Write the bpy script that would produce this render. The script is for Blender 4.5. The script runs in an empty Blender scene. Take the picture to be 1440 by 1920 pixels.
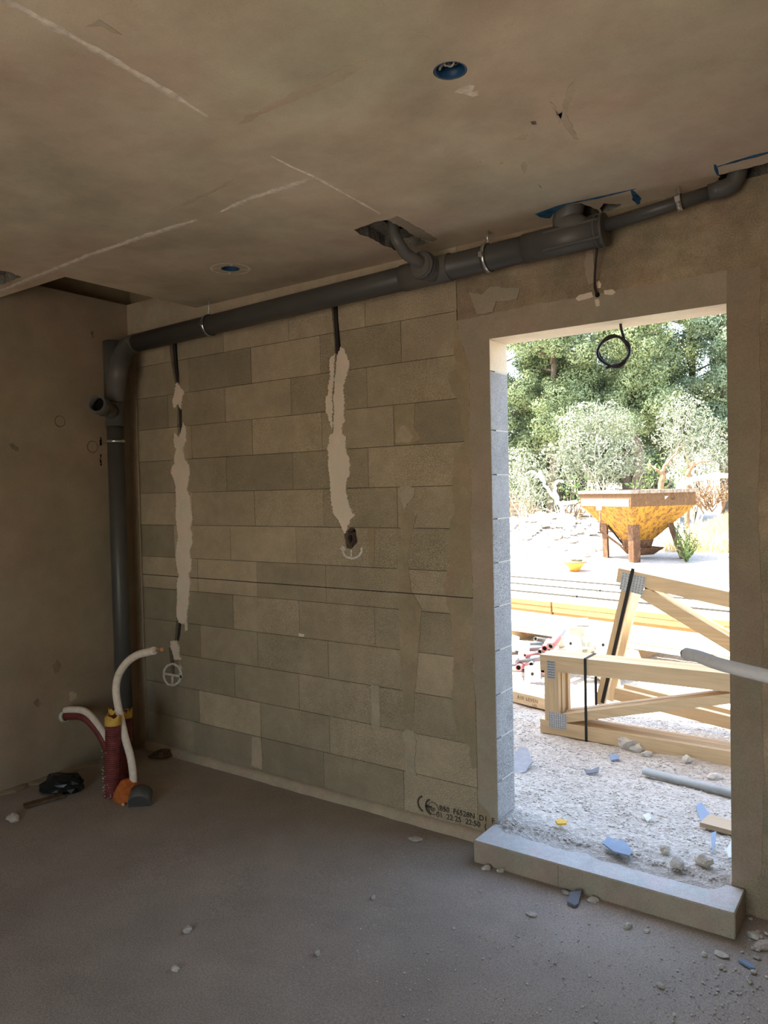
import bpy, bmesh, math, random
from mathutils import Vector, Matrix, noise
C = bpy.context.scene.collection
SC = bpy.context.scene
PI = math.pi
rnd = random.Random(7)

# ------------------------------------------------------------------ camera
FPX = 1422.3
YAW, PITCH, ROLL = 0.617119, -0.0283596, 0.0222255
EYE = Vector((2.53763, -3.06022, 1.62445))
ROT = Matrix.Rotation(YAW, 3, 'Z') @ Matrix.Rotation(PITCH, 3, 'X') @ Matrix.Rotation(ROLL, 3, 'Y')
RIGHT, FWD, UP = ROT.col[0].copy(), ROT.col[1].copy(), ROT.col[2].copy()
cam_data = bpy.data.cameras.new('camera')
cam_data.sensor_fit = 'HORIZONTAL'
cam_data.sensor_width = 36.0
cam_data.lens = 36.0 * FPX / 1440.0
cam_data.clip_start = 0.05
cam_data.clip_end = 400
cam = bpy.data.objects.new('camera', cam_data)
C.objects.link(cam)
m4 = Matrix((RIGHT, UP, -FWD)).transposed().to_4x4()
m4.translation = EYE
cam.matrix_world = m4
SC.camera = cam

# ------------------------------------------------------------------ sky, sun, exposure
SUN_DIR = Vector((-0.50, -0.22, 1.0)).normalized()      # towards the sun: behind the building, high, from the left
world = bpy.data.worlds.new('world')
SC.world = world
world.use_nodes = True
wn, wl = world.node_tree.nodes, world.node_tree.links
for n_ in list(wn):
    wn.remove(n_)
sky = wn.new('ShaderNodeTexSky')
sky.sky_type = 'NISHITA'
sky.sun_disc = False
sky.sun_elevation = math.asin(SUN_DIR.z)
sky.sun_rotation = math.atan2(SUN_DIR.x, SUN_DIR.y)
sky.altitude = 100
sky.air_density = 1.0
sky.dust_density = 1.4
bgn = wn.new('ShaderNodeBackground')
bgn.inputs['Strength'].default_value = 0.70
won = wn.new('ShaderNodeOutputWorld')
tint = wn.new('ShaderNodeMix')
tint.data_type = 'RGBA'; tint.blend_type = 'MULTIPLY'; tint.inputs[0].default_value = 1.0
tint.inputs[7].default_value = (1.0, 0.93, 0.84, 1)
wl.new(sky.outputs[0], tint.inputs[6])
wl.new(tint.outputs[2], bgn.inputs[0])
wl.new(bgn.outputs[0], won.inputs[0])
sun_data = bpy.data.lights.new('sun', 'SUN')
sun_data.energy = 15.0
sun_data.angle = math.radians(0.53)
sun_data.color = (1.0, 0.92, 0.80)
sun = bpy.data.objects.new('sun', sun_data)
C.objects.link(sun)
sun.rotation_euler = SUN_DIR.to_track_quat('Z', 'Y').to_euler()
sun.location = (-6, -8, 18)
vs = SC.view_settings
vs.view_transform = 'Standard'
vs.look = 'None'
vs.gamma = 1.0
vs.use_curve_mapping = False
vs.exposure = 1.05
SC.cycles.use_denoising = True
SC.cycles.max_bounces = 14
SC.cycles.diffuse_bounces = 10
SC.cycles.glossy_bounces = 4
SC.cycles.sample_clamp_indirect = 8.0

def portal(name, loc, rot, sx, sy):
    # samples the daylight through an opening of the room; gives off no light itself
    d = bpy.data.lights.new(name, 'AREA')
    d.shape = 'RECTANGLE'
    d.size, d.size_y = sx, sy
    d.cycles.is_portal = True
    o = bpy.data.objects.new(name, d)
    C.objects.link(o)
    o.location = loc
    o.rotation_euler = rot
WT = 0.175                        # wall thickness
DX0, DX1, DTOP = 0.964, 1.947, 2.29
CEIL = 2.73
XL, XR, YB = -1.62, 3.5, -5.3     # inner faces of the left, right and rear walls
RO = (0.55, 2.8, 0.0, 2.35)        # opening in the rear wall: x0, x1, z0, z1
portal('portal_door', ((DX0 + DX1) / 2, WT + .01, 1.2), (math.radians(-90), 0, 0), DX1 - DX0, 2.3)
portal('portal_rear', ((RO[0] + RO[1]) / 2, YB - 0.21, (RO[2] + RO[3]) / 2), (math.radians(90), 0, 0), RO[1] - RO[0], RO[3] - RO[2])

# ------------------------------------------------------------------ helpers
def ray(u, v):
    return RIGHT * ((u - 720) / FPX) + FWD - UP * ((v - 960) / FPX)
def at(u, v, axis, val):
    """the point of the plane (axis = val) that is seen in direction u, v"""
    d = ray(u, v)
    return EYE + d * ((val - EYE[axis]) / d[axis])
def dist(u, v, t):
    return EYE + ray(u, v) * t
def gz(x, y):
    """height of the yard"""
    z = min(max((y - 2.5) * 0.045, 0.0), 0.43)
    if y < 1.25:
        t = min(max((1.25 - y) / 1.05, 0), 1)
        z += 0.100 * t * t * (3 - 2 * t)
    return z
def ground(u, v):
    d = ray(u, v)
    t = 2.8
    while t < 90:
        p = EYE + d * t
        if p.z <= gz(p.x, p.y):
            return Vector((p.x, p.y, gz(p.x, p.y)))
        t += 0.01
    return p

def tag(o, label=None, cat=None, group=None, kind=None):
    if label: o['label'] = label
    if cat: o['category'] = cat
    if group: o['group'] = group
    if kind: o['kind'] = kind
    return o
def empty(name, loc=(0, 0, 0), rot=(0, 0, 0), parent=None):
    o = bpy.data.objects.new(name, None)
    C.objects.link(o)
    o.location = loc
    o.rotation_euler = rot
    o.empty_display_size = 0.1
    if parent: o.parent = parent
    return o
def link(name, me, parent=None):
    o = bpy.data.objects.new(name, me)
    C.objects.link(o)
    if parent is not None:
        o.parent = parent
        o.matrix_parent_inverse = parent_inv(parent)
    return o
def world_of(p):
    m = Matrix.LocRotScale(p.location, p.rotation_euler, p.scale)
    return m if p.parent is None else world_of(p.parent) @ p.matrix_parent_inverse @ m
def parent_inv(p):
    return world_of(p).inverted()

class MB:
    """collects vertices and faces in world coordinates; build() links them as one mesh object"""
    def __init__(s):
        s.v, s.f, s.sm = [], [], []
    def add(s, vs_, fs_, smooth=False):
        b = len(s.v)
        s.v.extend([tuple(v) for v in vs_])
        for f in fs_:
            s.f.append(tuple(b + i for i in f))
            s.sm.append(smooth)
        return s
    def box(s, lo, hi):
        x0, y0, z0 = lo; x1, y1, z1 = hi
        return s.add([(x0, y0, z0), (x1, y0, z0), (x1, y1, z0), (x0, y1, z0), (x0, y0, z1), (x1, y0, z1), (x1, y1, z1), (x0, y1, z1)],
                     [(0, 3, 2, 1), (4, 5, 6, 7), (0, 1, 5, 4), (1, 2, 6, 5), (2, 3, 7, 6), (3, 0, 4, 7)])
    def obox(s, c, ax, ay, az):
        """box from centre and three half-axis vectors"""
        c, ax, ay, az = Vector(c), Vector(ax), Vector(ay), Vector(az)
        vs_ = [c + ax * a + ay * b + az * d for d in (-1, 1) for a, b in ((-1, -1), (1, -1), (1, 1), (-1, 1))]
        return s.add(vs_, [(0, 3, 2, 1), (4, 5, 6, 7), (0, 1, 5, 4), (1, 2, 6, 5), (2, 3, 7, 6), (3, 0, 4, 7)])
    def bar(s, a, b, w, h, up=(0, 0, 1)):
        a, b = Vector(a), Vector(b)
        d = (b - a).normalized()
        side = d.cross(Vector(up)).normalized()
        u = side.cross(d).normalized()
        return s.obox((a + b) / 2, (b - a) / 2, side * w / 2, u * h / 2)
    def bevbox(s, lo, hi, b=0.004):
        """box with chamfered edges"""
        bm = bmesh.new()
        bmesh.ops.create_cube(bm, size=1)
        for v in bm.verts:
            v.co = Vector([(lo[i] + hi[i]) / 2 + v.co[i] * (hi[i] - lo[i]) for i in range(3)])
        bmesh.ops.bevel(bm, geom=list(bm.edges), offset=b, segments=1, affect='EDGES')
        bm.verts.index_update()
        s.add([v.co.copy() for v in bm.verts], [[v.index for v in f.verts] for f in bm.faces])
        bm.free()
        return s
    def tube(s, pts, r, n=14, cap=True, smooth=True):
        pts = [Vector(p) for p in pts]
        N = len(pts)
        rs = r if isinstance(r, (list, tuple)) else [r] * N
        t0 = (pts[1] - pts[0]).normalized()
        ref = Vector((0, 0, 1)) if abs(t0.z) < 0.9 else Vector((1, 0, 0))
        nrm = t0.cross(ref).normalized()
        b = len(s.v)
        prev = t0
        for i in range(N):
            if i == 0: t = t0
            elif i == N - 1: t = (pts[i] - pts[i - 1]).normalized()
            else:
                t = (pts[i + 1] - pts[i - 1])
                t = t.normalized() if t.length > 1e-9 else prev
            q = prev.rotation_difference(t)
            nrm = (q @ nrm).normalized()
            prev = t
            bn = t.cross(nrm)
            for k in range(n):
                a = 2 * PI * k / n
                s.v.append(tuple(pts[i] + (nrm * math.cos(a) + bn * math.sin(a)) * rs[i]))
        for i in range(N - 1):
            for k in range(n):
                k2 = (k + 1) % n
                s.f.append((b + i * n + k, b + i * n + k2, b + (i + 1) * n + k2, b + (i + 1) * n + k)); s.sm.append(smooth)
        if cap:
            s.f.append(tuple(b + k for k in reversed(range(n)))); s.sm.append(False)
            e = b + (N - 1) * n
            s.f.append(tuple(e + k for k in range(n))); s.sm.append(False)
        return s
    def pipe(s, a, b, r, ri, n=28):
        """straight hollow pipe"""
        a, b = Vector(a), Vector(b)
        return s._pipe(a, b, r, ri, n)
    def _pipe(s, a, b, r, ri, n):
        t = (b - a).normalized()
        ref = Vector((0, 0, 1)) if abs(t.z) < 0.9 else Vector((1, 0, 0))
        x = t.cross(ref).normalized(); y = t.cross(x)
        base = len(s.v)
        for p, rr in ((a, r), (b, r), (b, ri), (a, ri)):
            for k in range(n):
                an = 2 * PI * k / n
                s.v.append(tuple(p + (x * math.cos(an) + y * math.sin(an)) * rr))
        for j in range(4):
            j2 = (j + 1) % 4
            for k in range(n):
                k2 = (k + 1) % n
                s.f.append((base + j * n + k, base + j * n + k2, base + j2 * n + k2, base + j2 * n + k)); s.sm.append(j in (0, 2))
        return s
    def prism(s, poly, d):
        """polygon (list of points) pushed along vector d"""
        poly = [Vector(p) for p in poly]
        d = Vector(d)
        n = len(poly)
        vs_ = poly + [p + d for p in poly]
        fs_ = [tuple(range(n)), tuple(reversed(range(n, 2 * n)))] + [((i + 1) % n, i, n + i, n + (i + 1) % n) for i in range(n)]
        return s.add(vs_, fs_)
    def stone(s, c, rx, ry, rz, seed, sub=1):
        r_ = random.Random(seed)
        bm = bmesh.new()
        bmesh.ops.create_icosphere(bm, subdivisions=sub, radius=1)
        off = Vector((r_.uniform(-50, 50),) * 3)
        rot = Matrix.Rotation(r_.uniform(0, 6.28), 3, 'Z')
        vs_ = []
        bm.verts.index_update()
        for v in bm.verts:
            k = 1 + 0.45 * noise.noise(v.co * 1.3 + off) + 0.15 * noise.noise(v.co * 3 + off)
            p = v.co * k
            vs_.append(Vector(c) + rot @ Vector((p.x * rx, p.y * ry, p.z * rz)))
        s.add(vs_, [[v.index for v in f.verts] for f in bm.faces])
        bm.free()
        return s
    def build(s, name, mat, parent=None, sharp=None):
        me = bpy.data.meshes.new(name)
        me.from_pydata(s.v, [], s.f)
        me.validate()
        if len(me.polygons) == len(s.sm):
            me.polygons.foreach_set('use_smooth', s.sm)
        me.update()
        if mat is not None:
            me.materials.append(mat)
        return link(name, me, parent)

def fixnormals(o):
    bm = bmesh.new(); bm.from_mesh(o.data)
    bmesh.ops.recalc_face_normals(bm, faces=list(bm.faces))
    bm.to_mesh(o.data); bm.free()
    return o
def cut(o, cutters):
    """boolean difference, applied; the cutters are removed again"""
    for c in cutters:
        m = o.modifiers.new('cut', 'BOOLEAN')
        m.operation = 'DIFFERENCE'; m.solver = 'EXACT'; m.object = c
    dg = bpy.context.evaluated_depsgraph_get()
    dg.update()
    me = bpy.data.meshes.new_from_object(o.evaluated_get(dg))
    me.name = o.data.name
    old = o.data
    o.modifiers.clear()
    o.data = me
    bpy.data.meshes.remove(old)
def drop(os_):
    for o in os_:
        bpy.data.objects.remove(o, do_unlink=True)
def smooth_path(P, n=6):
    """Catmull-Rom through the points"""
    P = [Vector(p) for p in P]
    out = []
    for i in range(len(P) - 1):
        p0 = P[max(i - 1, 0)]; p1 = P[i]; p2 = P[i + 1]; p3 = P[min(i + 2, len(P) - 1)]
        for k in range(n):
            t = k / n
            out.append(0.5 * ((2 * p1) + (p2 - p0) * t + (2 * p0 - 5 * p1 + 4 * p2 - p3) * t * t + (3 * p1 - p0 - 3 * p2 + p3) * t ** 3))
    out.append(P[-1])
    return out
def rough_poly(P, step=0.012, amp=0.004, seed=1):
    """closed outline of (a, b) pairs, subdivided and frayed"""
    r_ = random.Random(seed)
    out = []
    n = len(P)
    for i in range(n):
        a, b = Vector(P[i]), Vector(P[(i + 1) % n])
        k = max(1, int((b - a).length / step))
        nn = Vector((-(b - a).y, (b - a).x))
        nn = nn.normalized() if nn.length > 0 else nn
        for j in range(k):
            out.append(a.lerp(b, j / k) + nn * r_.uniform(-amp, amp) * (1 if j else 0.4))
    return out
def tri_fill(me_pts, d, name, mat, parent):
    """extruded frayed outline with triangulated caps; me_pts are 3-D points"""
    bm = bmesh.new()
    vs_ = [bm.verts.new(p) for p in me_pts]
    f = bm.faces.new(vs_)
    r_ = bmesh.ops.extrude_face_region(bm, geom=[f])
    for g in r_['geom']:
        if isinstance(g, bmesh.types.BMVert):
            g.co += Vector(d)
    bmesh.ops.recalc_face_normals(bm, faces=list(bm.faces))
    bmesh.ops.triangulate(bm, faces=[f_ for f_ in bm.faces if len(f_.verts) > 4])
    me = bpy.data.meshes.new(name)
    bm.to_mesh(me); bm.free()
    if mat: me.materials.append(mat)
    return link(name, me, parent)

# ------------------------------------------------------------------ materials
class NT:
    def __init__(s, name):
        s.m = bpy.data.materials.new(name)
        s.m.use_nodes = True
        s.t = s.m.node_tree
        s.n = s.t.nodes; s.l = s.t.links
        s.b = s.n['Principled BSDF']
        s.tc = s.n.new('ShaderNodeTexCoord')
        s.geo = s.n.new('ShaderNodeNewGeometry')
    def pos(s): return s.geo.outputs['Position']
    def obj(s): return s.tc.outputs['Object']
    def map(s, vec, scale=(1, 1, 1), rot=(0, 0, 0)):
        k = s.n.new('ShaderNodeMapping')
        k.inputs['Scale'].default_value = scale
        k.inputs['Rotation'].default_value = rot
        s.l.new(vec, k.inputs['Vector'])
        return k.outputs[0]
    def noise(s, vec, scale, detail=4, rough=0.55, dist_=0.0):
        k = s.n.new('ShaderNodeTexNoise')
        k.inputs['Scale'].default_value = scale
        k.inputs['Detail'].default_value = detail
        k.inputs['Roughness'].default_value = rough
        k.inputs['Distortion'].default_value = dist_
        s.l.new(vec, k.inputs['Vector'])
        return k.outputs['Fac']
    def voro(s, vec, scale, feature='F1', out='Distance'):
        k = s.n.new('ShaderNodeTexVoronoi')
        k.feature = feature
        k.inputs['Scale'].default_value = scale
        s.l.new(vec, k.inputs['Vector'])
        return k.outputs[out]
    def ramp(s, fac, stops):
        k = s.n.new('ShaderNodeValToRGB')
        e = k.color_ramp.elements
        while len(e) < len(stops): e.new(0.5)
        for i, (p, c) in enumerate(stops):
            e[i].position = p
            e[i].color = (*c, 1) if len(c) == 3 else c
        s.l.new(fac, k.inputs[0])
        return k.outputs[0]
    def lin(s, fac, a0, a1, b0=0.0, b1=1.0):
        k = s.n.new('ShaderNodeMapRange')
        k.inputs[1].default_value = a0; k.inputs[2].default_value = a1
        k.inputs[3].default_value = b0; k.inputs[4].default_value = b1
        s.l.new(fac, k.inputs[0])
        return k.outputs[0]
    def mix(s, fac, a, b, mode='MIX'):
        k = s.n.new('ShaderNodeMix')
        k.data_type = 'RGBA'; k.blend_type = mode
        for sock, val in ((k.inputs[0], fac), (k.inputs[6], a), (k.inputs[7], b)):
            if isinstance(val, (int, float)): sock.default_value = val
            elif isinstance(val, tuple): sock.default_value = (*val, 1) if len(val) == 3 else val
            else: s.l.new(val, sock)
        return k.outputs[2]
    def math(s, op, a, b=None, clamp=False):
        k = s.n.new('ShaderNodeMath'); k.operation = op; k.use_clamp = clamp
        for i, val in enumerate((a, b)):
            if val is None: continue
            if isinstance(val, (int, float)): k.inputs[i].default_value = val
            else: s.l.new(val, k.inputs[i])
        return k.outputs[0]
    def sep(s, vec):
        k = s.n.new('ShaderNodeSeparateXYZ'); s.l.new(vec, k.inputs[0]); return k.outputs
    def rand(s):
        k = s.n.new('ShaderNodeObjectInfo'); return k.outputs['Random']
    def color(s, c):
        if isinstance(c, tuple): s.b.inputs['Base Color'].default_value = (*c, 1)
        else: s.l.new(c, s.b.inputs['Base Color'])
    def rough(s, r):
        if isinstance(r, (int, float)): s.b.inputs['Roughness'].default_value = r
        else: s.l.new(r, s.b.inputs['Roughness'])
    def bump(s, h, strength=0.3, distance=0.004):
        k = s.n.new('ShaderNodeBump')
        k.inputs['Strength'].default_value = strength
        k.inputs['Distance'].default_value = distance
        s.l.new(h, k.inputs['Height'])
        s.l.new(k.outputs[0], s.b.inputs['Normal'])
    def done(s, r=0.9, spec=0.25, metal=0.0):
        if not s.b.inputs['Roughness'].is_linked: s.b.inputs['Roughness'].default_value = r
        s.b.inputs['Specular IOR Level'].default_value = spec
        s.b.inputs['Metallic'].default_value = metal
        return s.m

def simple(name, c, r=0.6, spec=0.3, metal=0.0, var=0.12, scale=20, bump=0.0, space='pos'):
    t = NT(name)
    p = t.pos() if space == 'pos' else t.obj()
    n_ = t.noise(p, scale, 4)
    lo = tuple(x * (1 - var) for x in c); hi = tuple(min(1, x * (1 + var)) for x in c)
    t.color(t.ramp(n_, [(0.3, lo), (0.7, hi)]))
    if bump: t.bump(t.noise(p, scale * 4, 4), bump)
    return t.done(r, spec, metal)

def level_line(t, col):
    """the thin dark level line struck across the block wall"""
    s_ = t.sep(t.pos())
    wig = t.math('MULTIPLY', t.noise(t.map(t.pos(), (3, 0, 0)), 1.0, 3), 0.006)
    d = t.math('ABSOLUTE', t.math('SUBTRACT', t.math('SUBTRACT', s_[2], 1.119), wig))
    k = t.math('LESS_THAN', d, 0.0026)
    return t.mix(t.math('MULTIPLY', k, 0.9), col, (0.035, 0.028, 0.02))
def concrete(name, c, stain=0.25, grain=0.10, pits=0.0, tint=((1.08, .97, .90), (.95, 1.0, .90)), s0=1.1, bump=0.25, line=False, rand=0.0, streak=None, r=0.92):
    t = NT(name)
    p = t.pos()
    a = t.noise(p, s0, 5, 0.6, 0.4)
    b = t.noise(p, s0 * 4.3, 5, 0.65)
    g = t.noise(p, 160, 3, 0.7)
    k1 = tuple(x * (1 - stain) for x in c); k2 = tuple(min(1, x * (1 + stain)) for x in c)
    col = t.ramp(a, [(0.28, k1), (0.72, k2)])
    tn = t.ramp(t.noise(p, s0 * 1.7, 3), [(0.35, tint[0]), (0.65, tint[1])])
    col = t.mix(0.8, col, tn, 'MULTIPLY')
    col = t.mix(stain * 1.4, col, t.ramp(b, [(0.3, (.25, .25, .25)), (0.75, (.8, .8, .8))]), 'OVERLAY')
    gr = t.ramp(g, [(0.36, (1 - grain * 2.4,) * 3), (0.62, (1 + grain,) * 3)])
    col = t.mix(1.0, col, gr, 'MULTIPLY')
    h = t.math('ADD', t.math('MULTIPLY', g, 0.5), b)
    if pits:
        v = t.voro(p, 70)
        pk = t.math('MULTIPLY', t.math('LESS_THAN', v, 0.16), t.math('GREATER_THAN', t.noise(p, 9, 3), 0.56))
        col = t.mix(t.math('MULTIPLY', pk, pits), col, (0.05, 0.04, 0.03))
        h = t.math('SUBTRACT', h, pk)
    if streak:
        q = t.noise(t.map(p, streak), 1.0, 5, 0.6)
        col = t.mix(0.35, col, t.ramp(q, [(0.35, (.35, .35, .35)), (0.65, (.62, .62, .62))]), 'OVERLAY')
    if rand:
        col = t.mix(1.0, col, t.ramp(t.rand(), [(0, (1 - rand, 1 - rand, 1 - rand * .9)), (1, (1 + rand,) * 3)]), 'MULTIPLY')
    if line: col = level_line(t, col)
    t.color(col)
    t.bump(h, bump, 0.004)
    return t.done(r, 0.2)

def block_mat(name, c, line=True, rand=0.16, grain=1.0):
    t = NT(name)
    p = t.pos()
    v = t.voro(p, 150)
    n1 = t.noise(p, 240, 3, 0.75)
    n2 = t.noise(p, 3.2, 4, 0.6)
    n3 = t.noise(p, 14, 4, 0.65)
    col = t.ramp(n2, [(0.3, tuple(x * .86 for x in c)), (0.7, tuple(x * 1.12 for x in c))])
    rough_zone = t.math('MULTIPLY', t.lin(t.noise(p, 2.1, 3), 0.38, 0.6, 0.35, 1.0), t.lin(t.sep(p)[0], -1.3, 0.3, 0.35, 1.0))
    gr = t.ramp(n1, [(0.36, (.30, .30, .30)), (0.46, (.85, .85, .85)), (0.56, (1.12, 1.12, 1.12)), (0.66, (1.85, 1.85, 1.80))])
    col = t.mix(t.math('MULTIPLY', rough_zone, min(1.0, 0.95 * grain)), col, gr, 'MULTIPLY')
    pit = t.math('LESS_THAN', v, 0.13)
    col = t.mix(t.math('MULTIPLY', t.math('MULTIPLY', pit, rough_zone), 0.45 * grain), col, (.09, .075, .055))
    col = t.mix(0.30, col, t.ramp(n3, [(0.35, (.38, .38, .38)), (0.7, (.62, .62, .62))]), 'OVERLAY')
    col = t.mix(1.0, col, t.ramp(t.rand(), [(0, (1 - rand, 1 - rand * .9, 1 - rand)), (0.5, (1, 1, 1)), (1, (1 + rand, 1 + rand * .92, 1 + rand * .85))]), 'MULTIPLY')
    if line: col = level_line(t, col)
    t.color(col)
    t.bump(t.math('ADD', n1, t.math('MULTIPLY', v, 0.8)), 0.5, 0.004)
    return t.done(0.95, 0.15)

M = {}
M['block'] = block_mat('concrete_block', (0.42, 0.34, 0.23))
M['block_grey'] = block_mat('grey_block', (0.320, 0.264, 0.178), rand=0.08, grain=0.8)          # the darker, denser blocks of the wall
M['jamb_block'] = block_mat('jamb_block', (0.33, 0.33, 0.335), line=False, rand=0.06, grain=1.5)
M['mortar'] = concrete('mortar', (0.355, 0.285, 0.195), 0.16, 0.05, s0=3, line=True)
M['mortar_light'] = concrete('mortar_light', (0.44, 0.37, 0.28), 0.10, 0.05, s0=5)
M['render_band'] = concrete('render_band', (0.37, 0.31, 0.245), 0.10, 0.04, s0=2.2, bump=0.12)
M['lintel'] = concrete('lintel_concrete', (0.32, 0.255, 0.18), 0.30, 0.09, 0.4, s0=2.4, streak=(2.0, 2.0, 9.0), bump=0.4)
M['reveal'] = concrete('reveal_render', (0.62, 0.55, 0.45), 0.08, 0.04, s0=4, bump=0.1)
M['core'] = concrete('joint_mortar', (0.16, 0.135, 0.10), 0.15, 0.1)
M['jamb_core'] = concrete('jamb_joint', (0.52, 0.52, 0.52), 0.05, 0.05)
M['plaster'] = concrete('plaster_fill', (0.76, 0.66, 0.56), 0.06, 0.02, s0=6, bump=0.10)
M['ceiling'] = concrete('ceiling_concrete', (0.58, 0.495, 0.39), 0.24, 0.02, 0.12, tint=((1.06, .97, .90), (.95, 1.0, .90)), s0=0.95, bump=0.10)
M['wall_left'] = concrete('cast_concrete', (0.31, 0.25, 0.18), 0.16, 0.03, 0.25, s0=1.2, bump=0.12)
M['floor'] = concrete('floor_concrete', (0.375, 0.325, 0.275), 0.13, 0.12, s0=0.9, tint=((1.03, .99, .95), (.98, 1, .97)), bump=0.38)
M['chalk'] = simple('chalk', (0.66, 0.60, 0.53), 0.95, 0.1, var=0.25, scale=90)
M['seam'] = simple('formwork_seam', (0.74, 0.65, 0.54), 0.95, 0.1, var=0.22, scale=40)
M['stain'] = concrete('ceiling_stain', (0.515, 0.435, 0.34), 0.12, 0.03, s0=4, bump=0.05)
M['wall_stain'] = concrete('wall_stain', (0.225, 0.18, 0.13), 0.2, 0.05, s0=6, bump=0.1)
M['blemish'] = simple('blemish', (0.16, 0.13, 0.10), 0.95, 0.1, var=0.4, scale=60)
M['recess'] = concrete('broken_concrete', (0.21, 0.20, 0.175), 0.3, 0.2, s0=9, bump=0.9)
M['blue_paint'] = simple('blue_paint', (0.045, 0.13, 0.23), 0.9, 0.1, var=0.4, scale=35)
M['blue_box'] = simple('blue_plastic', (0.012, 0.062, 0.15), 0.45, 0.4, var=0.1)
M['pvc'] = simple('grey_pvc', (0.090, 0.086, 0.077), 0.45, 0.4, var=0.10, scale=7)
M['pvc_dark'] = simple('grey_pvc_dark', (0.072, 0.069, 0.062), 0.42, 0.45, var=0.10, scale=9)
M['pvc_fit'] = simple('grey_pvc_fitting', (0.118, 0.112, 0.098), 0.44, 0.4, var=0.10, scale=12)
M['void'] = simple('dark_inside', (0.012, 0.011, 0.010), 0.9, 0.05)
M['zinc'] = simple('zinc_plated_steel', (0.72, 0.72, 0.70), 0.28, 0.5, metal=1.0, var=0.08, scale=60)
M['rubber'] = simple('black_rubber', (0.02, 0.02, 0.02), 0.6, 0.3)
M['cable'] = simple('black_cable', (0.022, 0.016, 0.016), 0.5, 0.35)
M['cable_brown'] = simple('brown_cable', (0.10, 0.070, 0.055), 0.5, 0.35, var=.3, scale=80)
M['wire_white'] = simple('wire_sheath', (0.55, 0.53, 0.42), 0.6, 0.3)
M['conduit_red'] = simple('red_conduit', (0.165, 0.035, 0.030), 0.55, 0.3, var=0.3, scale=25)
M['tape'] = simple('yellow_tape', (0.62, 0.37, 0.065), 0.6, 0.3, var=0.2, scale=30)
M['insul'] = simple('white_insulation', (0.78, 0.67, 0.54), 0.7, 0.2, var=0.10, scale=45, bump=0.3)
M['insul_grey'] = simple('grey_insulation', (0.66, 0.645, 0.645), 0.6, 0.25, var=0.06, scale=60, bump=0.2)
M['copper'] = simple('copper', (0.70, 0.33, 0.16), 0.4, 0.5, metal=0.7)
M['orange_foam'] = simple('orange_foam', (0.50, 0.14, 0.035), 0.85, 0.1, var=0.25, scale=40, bump=0.6)
M['plastic_black'] = simple('black_plastic', (0.012, 0.012, 0.011), 0.35, 0.4)
M['chip'] = concrete('mortar_chip', (0.50, 0.47, 0.43), 0.25, 0.1, s0=9)
M['chip_blue'] = simple('blue_shard', (0.20, 0.265, 0.36), 0.5, 0.4, var=0.10)
M['chip_dark'] = simple('slate_shard', (0.13, 0.14, 0.16), 0.5, 0.4, var=0.15)
M['dust'] = concrete('skylit_dust_grey', (0.56, 0.56, 0.565), 0.10, 0.06, s0=7, bump=0.2)  # dust paled so its colour holds the sky light on the threshold
M['threshold'] = concrete('threshold_concrete', (0.35, 0.30, 0.24), 0.14, 0.06, 0.5, s0=3.5, bump=0.15)
M['stick'] = simple('old_wood', (0.11, 0.075, 0.045), 0.9, 0.1, var=0.4, scale=30)

def xw(u, z, y=0.0):
    """x on the plane y at height z seen in column u"""
    v = 900.0
    for _ in range(4):
        p = at(u, v, 1, y)
        v -= (z - p.z) / ((at(u, v + 1, 1, y).z - p.z)) * -1
    return at(u, v, 1, y).x

# ================================================================== floor
fl = MB()
NXF, NYF = 90, 80
for j in range(NYF + 1):
    for i in range(NXF + 1):
        x = XL - .1 + (XR + .2 - XL) * i / NXF; y = YB - .1 + (0.02 - YB + .1) * j / NYF
        fl.v.append((x, y, 0.003 * noise.noise(Vector((x * 2.2, y * 2.2, 0))) + 0.0015 * noise.noise(Vector((x * 9, y * 9, 4)))))
for j in range(NYF):
    for i in range(NXF):
        a = j * (NXF + 1) + i
        fl.f.append((a, a + 1, a + NXF + 2, a + NXF + 1)); fl.sm.append(True)
floor = tag(fl.build('floor', M['floor']), 'dusty bare concrete floor slab of the unfinished room', kind='structure')

# ================================================================== back wall
wall = MB()
wall.box((DX1 + 0.0, 0.05, -0.2), (8, WT, CEIL))
wall.box((DX0 - 0.010, 0.05, DTOP + .012), (DX1, WT, CEIL))
wall.box((DX0 - 0.010, 0.05, -0.2), (DX1, WT, 0.0))
wall_back = tag(wall.build('wall_back', M['core']), 'grey concrete block wall with the door opening and two plastered chases', kind='structure')

core = fixnormals(MB().box((-6, 0.05, -0.2), (DX0 - 0.0101, WT, CEIL)).build('wall_core', M['core'], wall_back))
# chases and the box hole are cut out of the blocks
def prism_px(P, y0, y1, name, mat=None):
    pts = [at(u, v, 1, 0.0) for u, v in P]
    m = MB()
    m.prism([Vector((p.x, y0, p.z)) for p in pts], (0, y1 - y0, 0))
    return fixnormals(m.build(name, mat))
def ribbon_px(S):
    """outline of a strip given as (u, v, width)"""
    return [(u - w / 2, v) for u, v, w in S] + [(u + w / 2, v) for u, v, w in reversed(S)]
CH1 = [(324, 630, 15), (326, 665, 14), (330, 700, 11), (333, 725, 7), (337, 760, 8), (337, 800, 9), (338, 832, 6), (342, 950, 7), (341, 1080, 7), (336, 1160, 10), (333, 1190, 10), (331, 1208, 6)]
CH1B = [(321, 1214, 9), (322, 1235, 8), (324, 1255, 6), (325, 1268, 5)]
CH2 = [(627, 565, 12), (629, 600, 11), (633, 640, 11), (634, 665, 12), (630, 690, 8), (629, 720, 8), (628, 760, 7), (628, 800, 9), (628, 840, 6), (640, 930, 5), (650, 985, 6)]
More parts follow.
